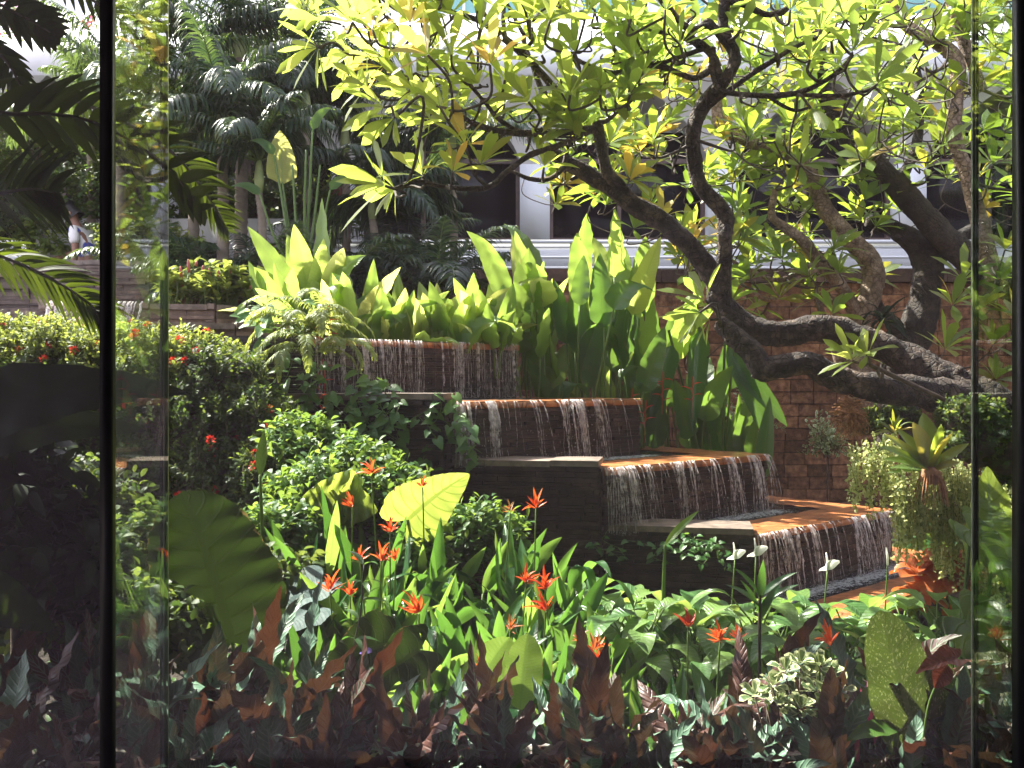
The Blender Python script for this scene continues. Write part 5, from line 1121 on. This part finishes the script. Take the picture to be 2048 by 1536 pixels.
bigleaf('large pale leaf beyond the right glass joint at basin height', (1985, 1110), (1975, 935), 150, 4.6, 4.7, v3(.2, -1, .1), .9, wave=.1)
bigleaf('broad dark green leaf in the lower right corner beyond the joint', (1930, 1240), (2060, 1400), 150, 3.7, 3.6, v3(.2, -1, .6), .2, wave=.1, droop=.3)
bigleaf('broad green leaf at the right edge above the corner leaf', (1940, 1060), (2060, 1230), 90, 4.0, 3.9, v3(.2, -.8, .7), .2, wave=.1, droop=.3)
bigleaf('narrow dim green blade standing before the hedge right of the glass joint', (520, 950), (528, 860), 22, 4.4, 4.4, v3(0, -1, 0), .2, 'ear_olive', prof='lance', lobe=0, wave=0)
bigleaf('long lime blade reaching up before the lowest slate wall', (1330, 1090), (1395, 1020), 16, 4.6, 4.5, v3(-.4, -1, .5), 1, 'psitta', prof='lance', lobe=0, wave=0)
# silhouetted leaves at far left
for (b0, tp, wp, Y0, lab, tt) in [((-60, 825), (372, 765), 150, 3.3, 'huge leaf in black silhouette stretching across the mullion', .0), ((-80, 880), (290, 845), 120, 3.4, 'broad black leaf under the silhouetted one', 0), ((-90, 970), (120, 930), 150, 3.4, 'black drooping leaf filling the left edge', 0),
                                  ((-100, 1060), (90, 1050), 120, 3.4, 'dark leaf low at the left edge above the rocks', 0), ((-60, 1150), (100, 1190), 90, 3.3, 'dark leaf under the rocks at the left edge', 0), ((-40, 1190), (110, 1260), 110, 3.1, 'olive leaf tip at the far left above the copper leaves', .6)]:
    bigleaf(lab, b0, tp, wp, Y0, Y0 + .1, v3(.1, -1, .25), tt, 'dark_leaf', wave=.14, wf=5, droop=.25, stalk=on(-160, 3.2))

for k, (px, py, Yc, a, b_, lab) in enumerate([(60, 1130, 4.1, .35, .3, 'dark low shrub behind the rocks at the far left'), (150, 1030, 4.5, .35, .3, 'deeply shaded shrub behind the mullion, above the rocks'), (250, 1150, 4.2, .3, .28, 'shaded shrub behind the side glass at knee height'), (560, 1180, 4.3, .2, .2, 'dark low shrub right of the great round leaf'),
    (40, 1235, 3.75, .26, .2, 'shaded shrub low behind the copper leaves at the left edge'), (150, 1225, 3.8, .22, .2, 'shaded low shrub left of the mullion, behind the copper leaves'), (290, 1265, 3.7, .25, .2, 'shaded low shrub behind the side glass, just over the copper leaves')]):
    c = P(px, py, Yc); t = thing('dark_shrub', lab, 'shrub', (c[0], c[1], bed(c[0], c[1])), 'dark shrubs at the lower left'); m, tw_ = MB(), MB()
    leafcloud(m, c, (a, .3, b_), 2600, .06, .03, (.0, .5), 'oval', .4, .4, 7, .5, tw_, 4); tube(tw_, [(c[0], c[1], bed(c[0], c[1])), c], [.02, .012], 6); tw_.build('branches', M['twig'], t); m.build('leaves', M['hedge'], t)

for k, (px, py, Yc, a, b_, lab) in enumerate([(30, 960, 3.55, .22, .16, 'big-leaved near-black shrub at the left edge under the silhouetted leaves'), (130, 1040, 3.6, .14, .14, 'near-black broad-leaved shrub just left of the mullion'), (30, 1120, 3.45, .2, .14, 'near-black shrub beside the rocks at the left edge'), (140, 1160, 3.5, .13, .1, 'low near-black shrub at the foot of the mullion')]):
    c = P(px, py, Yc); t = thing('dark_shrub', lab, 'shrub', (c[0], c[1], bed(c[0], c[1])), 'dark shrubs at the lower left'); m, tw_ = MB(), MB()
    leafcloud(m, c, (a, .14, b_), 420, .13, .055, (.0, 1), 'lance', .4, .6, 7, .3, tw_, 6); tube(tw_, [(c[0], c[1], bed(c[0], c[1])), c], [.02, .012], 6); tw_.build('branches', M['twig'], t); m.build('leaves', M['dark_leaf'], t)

# ---- peace lilies
LL = [(1180, 4.9), (1230, 4.6), (1290, 5.0), (1300, 4.5), (1360, 4.8), (1420, 4.4), (1450, 5.0), (1500, 4.6), (1560, 5.0), (1570, 4.4), (1630, 4.7), (1690, 5.0), (1700, 4.4), (1760, 4.7), (1820, 4.4), (1850, 4.8), (1390, 4.15), (1520, 4.1), (1640, 4.1), (1780, 4.1), (1900, 4.3), (1270, 4.2)]
FLW = {(1450, 5.0): [(1470, 1118)], (1500, 4.6): [(1512, 1112)], (1630, 4.7): [(1655, 1140)], (1760, 4.7): [(1775, 1130)]}
for i, (px, Yb) in enumerate(LL):
    p = on(px, Yb); sp = sorted(LL).index((px, Yb)); t = thing('peace_lily', 'peace lily with broad glossy leaves' + (' and white spathe' if (px, Yb) in FLW and px != 1760 else '') + ', ' + ordn(sp) + ' from the left of its bed', 'plant', p, 'peace lilies before the lowest basin'); st, lf = MB(), MB()
    H = .16 + (.07 if Yb > 4.7 else 0); top = EZ - (1135 + R.uniform(0, 40) + max(0, 4.5 - Yb) * 90 - HY) / F * Yb; H = max(.12, top - p[2] - .13)
    for k in range(17):
        b = p + v3(R.gauss(0, .04), R.gauss(0, .04), 0); a = R.uniform(0, 6.28); h = H * R.uniform(.35, 1.05); r_ = R.uniform(.06, .2); e = b + v3(math.cos(a) * r_, math.sin(a) * r_, h)
        tube(st, cr([b, b + v3(math.cos(a) * r_ * .3, math.sin(a) * r_ * .3, h * .7), e], 3), .004, 4); D = nrm(v3(math.cos(a), math.sin(a), R.uniform(.1, .8)))
        leaves(lf, e, D, nrm(v3(-math.cos(a) * .5, -math.sin(a) * .5, 1)), R.uniform(.20, .33), R.uniform(.09, .145), 'lance', R.uniform(.5, 1.5), .22, R.random(), 9, 2, .08, 2)
    st.build('stems', M['stem'], t); lf.build('leaves', M['lily'], t)
    for (fx, fy) in FLW.get((px, Yb), ()):
        f = P(fx, fy, Yb); m = MB(); tube(m, cr([p, (p + f) / 2, f], 4), .004, 5); m.build('flower_stalk', M['stem'], t)
        if px != 1760:
            m = MB(); leaves(m, f, v3(.3, -.3, .9), v3(-.2, -1, .2), .09, .05, 'oval', .5, .3, .5, 8, 2); leaves(m, f, v3(-.5, -.2, .5), v3(-.2, -1, .2), .06, .035, 'oval', .7, .3, .5, 8, 2); m.build('spathe', M['white'], t)
        m = MB(); tube(m, [f, f + v3(-.005, -.01, .05), f + v3(-.01, -.01, .09)], [.006, .006, .003], 6); m.build('spadix', M['white'], t)

# ---- croton leaves and hanging vines at right
for k, (px, py, n_, lab) in enumerate([(1835, 1150, 9, 'croton with upright orange and green leaves beside the lowest rim'), (1895, 1120, 11, 'croton with curled orange leaves beside the glass joint'), (1925, 1180, 8, 'croton with wide orange leaves overhanging the flagstones')]):
    c = P(px, py, 5.0); t = thing('croton', lab, 'plant', (c[0], c[1], .1), 'orange crotons'); m, st = MB(), MB(); whorl(m, c, v3(0, -.1, 1), n_ + 3, .16, .095, 'oval', (25, 100), .7, .35, None, n=8); whorl(m, c - v3(0, 0, .10), v3(0, -.2, 1), n_, .16, .095, 'oval', (50, 110), .8, .35, None, n=8)
    tube(st, [(c[0], c[1], .1), c], .01, 5); st.build('stem', M['twig'], t); m.build('leaves', M['croton'], t)
def strands(lab, x0, x1, y0, y1, Yv, n_, top=None, tt=(.3, 1)):
    t = thing('hanging_vine', lab, 'plant', P((x0 + x1) / 2, y0, Yv), 'hanging button-leaved vines'); m, st = MB(), MB()
    for k in range(n_):
        px = R.uniform(x0, x1); ys = y0 + R.uniform(0, 50); ye = y0 + (y1 - y0) * R.choice([.5, .7, .85, 1, 1.05]) * R.uniform(.8, 1.1); Y_ = Yv + R.uniform(-.10, .10); a = P(px, ys, Y_); L = (ye - ys) * Yv / F; nq = max(4, int(L / .03))
        w = R.uniform(0, 9); q = np.array([a + v3(.02 * noise.noise(Vector((w, s * 5, 0))) + .02 * s * math.sin(w), .02 * noise.noise(Vector((w, 3, s * 5))), -L * s) for s in np.linspace(0, 1, nq)])
        tube(st, q, .0014, 3); K = int(L / .011); s = G.random(K); pp = np.stack([np.interp(s, np.linspace(0, 1, nq), q[:, j]) for j in range(3)], 1)
        D = nrm(G.normal(0, 1, (K, 3)) + v3(0, -.3, -.3)); leaves(m, pp, D, G.normal(0, .6, (K, 3)) + v3(0, -.5, .6), G.uniform(.014, .026, K), G.uniform(.012, .02, K), 'oval', .3, .2, np.clip(R.uniform(*tt) + G.normal(0, .15, K), 0, 1), 3)
    st.build('strands', M['stem'], t); m.build('leaves', M['button'], t)
strands('two thin button-leaved strands hanging under the coir basket', 1690, 1735, 880, 1020, 4.8, 20)
strands('curtain of button-leaved vine between the coir basket and the rosette fern', 1725, 1800, 860, 1030, 4.85, 40, tt=(.2, .9))
strands('thick sunlit curtain of button-leaved vine under the rosette fern', 1790, 1880, 930, 1110, 4.75, 90)
strands('sunlit curtain of button-leaved vine against the right glass joint', 1870, 1950, 920, 1150, 4.8, 100)
strands('button-leaved vine curtain beyond the right glass joint', 1950, 2060, 960, 1220, 4.9, 90, tt=(.3, .9))
t = thing('birds_nest_fern', 'rosette fern with long strap leaves perched above the sunlit vine curtain', 'fern', P(1850, 945, 4.65)); m, rt = MB(), MB(); c = P(1862, 940, 4.65)
for (tx, ty, w_, tt) in [(1775, 872, 22, .8), (1768, 895, 22, .6), (1775, 918, 20, .7), (1785, 935, 14, .5), (1830, 852, 34, .9), (1848, 835, 36, .5), (1800, 862, 22, .7), (1900, 870, 20, .9), (1930, 890, 18, .8), (1880, 855, 22, .7), (1780, 945, 10, .3), (1915, 925, 16, .9), (1810, 900, 20, .6)]:
    b = P(tx, ty, 4.65 + R.uniform(-.25, .1)); L = np.linalg.norm(b - c); leaves(m, c + (b - c) * .05, (b - c) / L + v3(0, 0, .12), v3(0, -.7, 1), L * 1.05, w_ * 4.65 / F * 1.2, 'strap', .15, .25, tt, 10, 2, .06, 2)
for _ in range(60): a = R.uniform(0, 6.28); tube(rt, cr([c, c + v3(math.cos(a) * .05, math.sin(a) * .05, -.03), c + v3(math.cos(a) * .08, math.sin(a) * .08, -.1 - R.random() * .08)], 3), .002, 3)
blob(rt, c - v3(0, 0, .03), .045, .4, 10, 8, (1.2, 1, 1), .4); rt.build('root_ball', M['coir'], t); m.build('leaves', M['frangi2'], t)
t = thing('small_rosette_fern', 'small bright rosette left above the strap-leaved fern', 'fern', P(1790, 870, 5.1)); m = MB(); whorl(m, P(1788, 868, 5.1), v3(-.1, -.4, 1), 20, .13, .02, 'strap', (10, 95), .5, .2, .8); m.build('leaves', M['frangi2'], t); m = MB(); blob(m, P(1788, 876, 5.1), .03); m.build('root_ball', M['coir'], t)
t = thing('creeper', 'dark small-leaved creeper wrapped round the trunk base at the right joint', 'plant', P(1930, 880, 5.3)); m, tw_ = MB(), MB()
for (px, py, Yc, a, b_) in [(1920, 850, 5.2, .16, .18), (1900, 900, 5.15, .14, .12), (1960, 880, 5.2, .20, .2), (2020, 900, 5.2, .22, .2), (2010, 1000, 5.3, .2, .2), (1960, 830, 5.25, .16, .1), (1740, 850, 5.45, .14, .08), (1790, 840, 5.5, .2, .08), (2030, 1080, 5.4, .2, .16)]:
    leafcloud(m, P(px, py, Yc), (a, .14, b_), 1500, .032, .016, (.0, .6), 'oval', .6, .3, 7, .2, tw_, 3); blob(tw_, P(px, py, Yc), 1, .2, 10, 8, (a * .7, .09, b_ * .7), .3)
tw_.build('stems', M['twig'], t); m.build('leaves', M['hedge'], t)

# ---- cream-edged bush, rusty spathe, little flowers
t = thing('variegated_bush', 'bushy plant with small cream-edged leaves at lower right of centre', 'shrub', on(1600, 3.2)); m, st = MB(), MB()
for (px, py, n_) in [(1600, 1330, 12), (1570, 1345, 11), (1640, 1335, 11), (1610, 1360, 12), (1660, 1355, 10), (1545, 1375, 10), (1590, 1390, 12), (1635, 1385, 12), (1680, 1380, 9), (1555, 1410, 10), (1600, 1420, 12), (1640, 1425, 11), (1530, 1400, 9), (1575, 1440, 10), (1620, 1455, 10), (1670, 1420, 9), (1510, 1395, 7), (1655, 1475, 9)]:
    c = P(px, py, 3.2 + R.uniform(-.08, .1)); tube(st, cr([on(1600, 3.22), (on(1600, 3.22) + c) / 2 + v3(R.gauss(0, .03), 0, 0), c], 3), .003, 4); whorl(m, c, nrm(v3(R.gauss(0, .4), -.3, 1)), n_, .060, .034, 'obov', (15, 85), .4, .25, None)
st.build('branches', M['twig'], t); m.build('leaves', M['varieg'], t)
t = thing('rust_spathe', 'dry crumpled rust-coloured spathe on a thin stalk at lower right', 'flower', on(1850, 3.0)); m = MB(); a = P(1915, 1318, 3.0)
leaves(m, a, v3(-1, -.15, -.02), v3(0, -.55, .9), .155, .085, 'heart', .3, .5, .5, 14, 3, .22, 2.5, lobe=.15); leaves(m, a + v3(-.03, 0, -.02), v3(-.55, -.2, -.5), v3(0, -.8, .5), .09, .07, 'lance', .3, .5, .3, 10, 3, .2, 2); m.build('spathe', M['rust'], t)
m = MB(); tube(m, cr([P(1843, 1500, 3.0), P(1860, 1400, 3.0), a + v3(-.03, 0, -.02)], 5), .0035, 6); m.build('stalk', M['stem'], t)
t = thing('violet_flower_plant', 'slender plant with one violet flower below the left flower clump', 'plant', on(712, 3.3)); m, st = MB(), MB(); b = on(712, 3.3); e = P(728, 1130, 3.4); q = cr([b, P(705, 1340, 3.3), P(722, 1220, 3.35), e], 5); tube(st, q, .003, 5)
for j in range(3, len(q), 2): D = dirs(3, 0, 50); leaves(m, q[j], D, upn(D), .10, .02, 'lance', .4, .2, None, 5)
st.build('stem', M['stem_dark'], t); m.build('leaves', M['psitta'], t); m = MB(); D = dirs(5, 10, 60); leaves(m, P(735, 1307, 3.28), D, upn(D), .03, .028, 'petal', .3, .1, None, 4); m.build('flower', M['violet'], t)
t = thing('pink_flower_plant', 'small plant with pale pink flower cluster low in the centre', 'plant', on(1012, 3.1)); m = MB(); tube(m, [on(1012, 3.1), P(1008, 1420, 3.1), P(1012, 1392, 3.1)], .003, 5); m.build('stem', M['stem_dark'], t)
m = MB(); K = 26; d = nrm(G.normal(0, 1, (K, 3)) + v3(0, 0, .6)); leaves(m, P(1012, 1392, 3.1) + d * v3(.016, .012, .006), d, G.normal(0, 1, (K, 3)), .010, .008, 'oval', 0, .1, None, 2); m.build('flower', M['palepink'], t)
t = thing('dark_stemmed_plant', 'slim dark upright stem with a few narrow leaves before the lilies', 'plant', on(1519, 3.5)); st, m = MB(), MB(); q = cr([on(1519, 3.5), P(1519, 1300, 3.5), P(1520, 1190, 3.5)], 6); tube(st, q, .006, 6)
for (py, dx) in [(1195, -.6), (1195, .8), (1215, -.9), (1215, .9), (1240, .3), (1200, 0), (1230, -.4)]: leaves(m, P(1520, py, 3.5), v3(dx, -.2, .9), v3(-dx, -.6, .8), .17, .035, 'lance', .25, .3, .2, 7)
st.build('stem', M['stem_dark'], t); m.build('leaves', M['psitta'], t)

# ---- copper-backed foreground plants, in rows
rows = [(3.0, 17, .10, 'nearest'), (3.14, 16, .17, 'second'), (3.30, 15, .20, 'third'), (3.46, 13, .20, 'rearmost')]
for Yr, n_, H, rn in rows:
    for i in range(n_):
        px = -60 + (2180) * (i + .5) / n_ + R.uniform(-35, 35)
        if rn == 'rearmost' and 640 < px < 1500: continue
        if rn == 'third' and (640 < px < 1420): continue
        p = on(px, Yr + R.uniform(-.04, .04)); top = EZ - (({'nearest': 1440, 'second': 1370, 'third': 1320, 'rearmost': 1290}[rn] + R.uniform(-40, 60)) - HY) / F * Yr
        if 1500 < px < 1950 and rn in ('nearest', 'second'): top -= .06
        if 640 < px < 1420: top -= .05
        t = thing('copper_leaf_plant', 'ruffled green plant with copper-brown leaf backs, ' + ordn(i) + ' from the left of the ' + rn + ' row', 'plant', p, 'copper-backed plants in the foreground bed'); st, m = MB(), MB()
        tube(st, [p, p + v3(0, 0, max(.05, (top - p[2]) * .7))], .006, 5); K = R.randint(15, 19); hb = p[2] + (top - p[2]) * G.uniform(.1, .75, K); D = dirs(K, 25, 86)
        Bp = np.stack([np.full(K, p[0]), np.full(K, p[1]), hb], 1) + D * .02; L = G.uniform(.20, .42, K)
        N_ = upn(D) * np.where(G.random(K) < .2, -1, 1)[:, None]
        leaves(m, Bp, D, N_, L, L * G.uniform(.19, .29, K), 'lance', G.uniform(.0, .5, K), .3, np.where(G.random(K) < .24, G.uniform(.7, 1, K), G.uniform(0, .6, K)), 16, 2, .34, 4.2, twist=.7, scal=.06)
        st.build('stem', M['stem_dark'], t); m.build('leaves', M['copper'], t)
t = thing('magenta_leaf_plant', 'thin magenta-leaved plant between the cream-edged bush and the mottled leaf', 'plant', on(1722, 3.2)); m = MB()
for (px, py) in [(1735, 1350), (1722, 1365), (1745, 1380), (1710, 1420)]: leaves(m, P(px + 5, py + 110, 3.2), v3(-.05, 0, 1), v3(.3, -1, 0), .17, .022, 'lance', .1, .3, .5, 7)
m.build('leaves', M['pink'], t); m = MB(); tube(m, [on(1722, 3.2), P(1725, 1480, 3.2)], .004, 4); m.build('stem', M['stem_dark'], t)

# ---- near palm fronds, upper left, in silhouette
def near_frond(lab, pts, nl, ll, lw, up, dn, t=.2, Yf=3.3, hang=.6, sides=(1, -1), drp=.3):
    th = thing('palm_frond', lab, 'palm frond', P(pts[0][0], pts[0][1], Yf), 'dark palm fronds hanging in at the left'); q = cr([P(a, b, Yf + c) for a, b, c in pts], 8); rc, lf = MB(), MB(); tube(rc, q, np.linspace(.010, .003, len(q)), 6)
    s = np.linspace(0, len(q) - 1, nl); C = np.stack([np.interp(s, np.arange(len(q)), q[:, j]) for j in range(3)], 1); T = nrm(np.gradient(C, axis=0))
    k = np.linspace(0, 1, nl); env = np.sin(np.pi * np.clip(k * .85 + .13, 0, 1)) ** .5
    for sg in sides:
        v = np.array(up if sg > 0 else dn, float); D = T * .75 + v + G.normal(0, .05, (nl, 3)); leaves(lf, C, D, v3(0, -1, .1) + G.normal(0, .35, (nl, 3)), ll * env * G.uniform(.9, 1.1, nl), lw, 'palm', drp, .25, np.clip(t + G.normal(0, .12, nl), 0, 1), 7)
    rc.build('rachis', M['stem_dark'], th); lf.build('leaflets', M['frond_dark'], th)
near_frond('near palm frond arching from the left edge across the mullion, broad black leaflets', [(-160, 180, 0), (0, 225, 0), (100, 228, .05), (200, 250, .1), (330, 330, .15), (400, 420, .2)], 17, .24, .048, (0, 0, .9), (.1, 0, -.8), .25)
near_frond('near palm frond at mid height of the left edge with hanging comb of leaflets', [(-150, 420, 0), (0, 388, 0), (60, 378, 0), (110, 385, 0)], 15, .24, .026, (-.1, 0, .9), (.35, 0, -.9), .05)
near_frond('near palm frond in the top left corner pointing right and down', [(-200, -80, 0), (-60, -20, 0), (40, 30, 0), (110, 70, 0)], 12, .17, .045, (.3, 0, .7), (.1, 0, -.9), .0)
near_frond('near palm frond hanging steeply at the top left edge', [(-180, 40, .1), (-60, 70, .1), (10, 120, .1), (50, 190, .1)], 14, .14, .03, (.6, 0, .3), (-.6, 0, -.5), .0)
near_frond('near palm frond with sunlit olive leaflets hanging over the ledges', [(-200, 470, .4), (-40, 500, .4), (80, 545, .4), (170, 600, .4), (200, 630, .4)], 30, .24, .026, (.2, 0, .5), (.2, 0, -1), .75, 3.6)
near_frond('near palm frond drooping right of the glass joint, olive leaflets', [(150, 200, .6), (260, 250, .6), (350, 310, .6), (420, 400, .6), (455, 460, .6)], 34, .20, .020, (.5, 0, .6), (-.1, 0, -1), .65, 3.8)
near_frond('near palm frond at the very top between the left panes', [(-60, -120, .3), (80, -60, .3), (200, 10, .3), (290, 80, .3), (330, 120, .3)], 26, .13, .024, (.4, 0, .7), (-.1, 0, -1), .35, 3.7)
near_frond('pale-edged near frond low in the dark at the left', [(-120, 900, .3), (0, 945, .3), (100, 965, .3), (180, 1000, .3)], 26, .07, .012, (.2, 0, .8), (.2, 0, -.8), .9, 3.5)

# ================================================================== PERSON on the upper terrace
def skin_body(name, mat, parent, nodes_, edges, sub=2):
    me = bpy.data.meshes.new(name); me.from_pydata([n[0] for n in nodes_], edges, []); o = bpy.data.objects.new(name, me); COL.objects.link(o); o.parent = parent
    bm = bmesh.new(); bm.from_mesh(me); bm.verts.layers.skin.verify(); bm.to_mesh(me); bm.free()
    for i, n in enumerate(nodes_): me.skin_vertices[0].data[i].radius = (n[1], n[2] if len(n) > 2 else n[1])
    me.skin_vertices[0].data[0].use_root = True
    o.modifiers.new('skin', 'SKIN').use_smooth_shade = True; sb = o.modifiers.new('sub', 'SUBSURF'); sb.levels = sb.render_levels = sub
    me.materials.append(mat); return o
pp = P(165, 640, 11.2); pz = P(0, 418, 11.2)[2] - 1.62
t = thing('person', 'person in white shirt with blue panels leaning forward to the left behind the highest ledge', 'person', (pp[0], pp[1], pz))
# local coordinates, facing -X and leaning forward
N_ = [((.10, 0, .92), .13, .11), ((.08, 0, 1.08), .12, .13), ((.0, 0, 1.26), .13, .16), ((-.05, 0, 1.37), .07, .08), ((-.09, 0, 1.44), .048), ((-.12, 0, 1.50), .075), ((-.145, 0, 1.575), .085), ((-.19, 0, 1.55), .03),
      ((-.02, -.17, 1.33), .055), ((.02, -.22, 1.08), .042), ((-.02, -.20, .86), .032), ((-.04, -.20, .79), .030), ((-.02, .17, 1.33), .055), ((-.16, .22, 1.14), .042), ((-.36, .18, 1.06), .03), ((-.43, .17, 1.05), .028),
      ((.11, -.09, .80), .085), ((.08, -.10, .45), .06), ((.11, -.10, .09), .04), ((.02, -.11, .04), .035), ((.11, .09, .80), .085), ((.05, .10, .45), .06), ((.09, .10, .09), .04), ((.0, .11, .04), .035)]
E_ = [(0, 1), (1, 2), (2, 3), (3, 4), (4, 5), (5, 6), (5, 7), (2, 8), (8, 9), (9, 10), (10, 11), (2, 12), (12, 13), (13, 14), (14, 15), (0, 16), (16, 17), (17, 18), (18, 19), (0, 20), (20, 21), (21, 22), (22, 23)]
for hb, sgn, dx, dz in ((11, 1, -.25, -1), (15, 1, -1, -.2)):
    c = np.array(N_[hb][0])
    for f in range(5):
        o_ = (f - 2) * .014; L_ = (.05, .07, .075, .07, .055)[f]; i0 = len(N_)
        d = nrm(v3(dx, (.8 if f == 0 else .05 * (f - 2)), dz)); N_.append((tuple(c + v3(0, o_, 0) + d * .02), .009)); N_.append((tuple(c + v3(0, o_, 0) + d * L_ + v3(-.01, 0, -.01)), .007)); E_ += [(hb, i0), (i0, i0 + 1)]
skin_body('body', M['skin'], t, N_, E_)
skin_body('shirt', M['shirt'], t, [((.10, 0, .90), .15, .13), ((.08, 0, 1.08), .14, .15), ((.0, 0, 1.26), .15, .18), ((-.05, 0, 1.36), .085, .1), ((-.02, -.18, 1.34), .075), ((.01, -.22, 1.16), .062), ((-.02, .18, 1.34), .075), ((-.10, .22, 1.20), .062)], [(0, 1), (1, 2), (2, 3), (2, 4), (4, 5), (2, 6), (6, 7)])
skin_body('shorts', M['hair'], t, [((.10, 0, .90), .145, .13), ((.11, -.09, .76), .105), ((.09, -.10, .52), .085), ((.11, .09, .76), .105), ((.07, .10, .52), .085)], [(0, 1), (1, 2), (0, 3), (3, 4)])
skin_body('hair', M['hair'], t, [((-.115, 0, 1.60), .085), ((-.085, 0, 1.55), .075), ((-.155, 0, 1.635), .055)], [(0, 1), (0, 2)])
m = MB(); pw = np.array(world_loc(t))
for sy in (-1, 1): blob(m, pw + v3(-.215, sy * .03, 1.585), .009, .5, 6, 4)
m.build('eyes', M['hair'], t); m = MB(); cbox(m, pw + v3(-.212, 0, 1.515), .012, .045, .008); m.build('mouth', M['red'], t)
for sy in (-1, 1): m = MB(); blob(m, pw + v3(-.12, sy * .078, 1.555), .022, .5, 8, 6, (.8, .4, 1.2)); m.build('ear', M['skin'], t)
tr_ = MB(); cbox(tr_, (-6.5, 11.6, pz - .75), 6, 3.6, 1.5); tag(tr_.build('upper_terrace_ground', M['ground']), kind='structure')
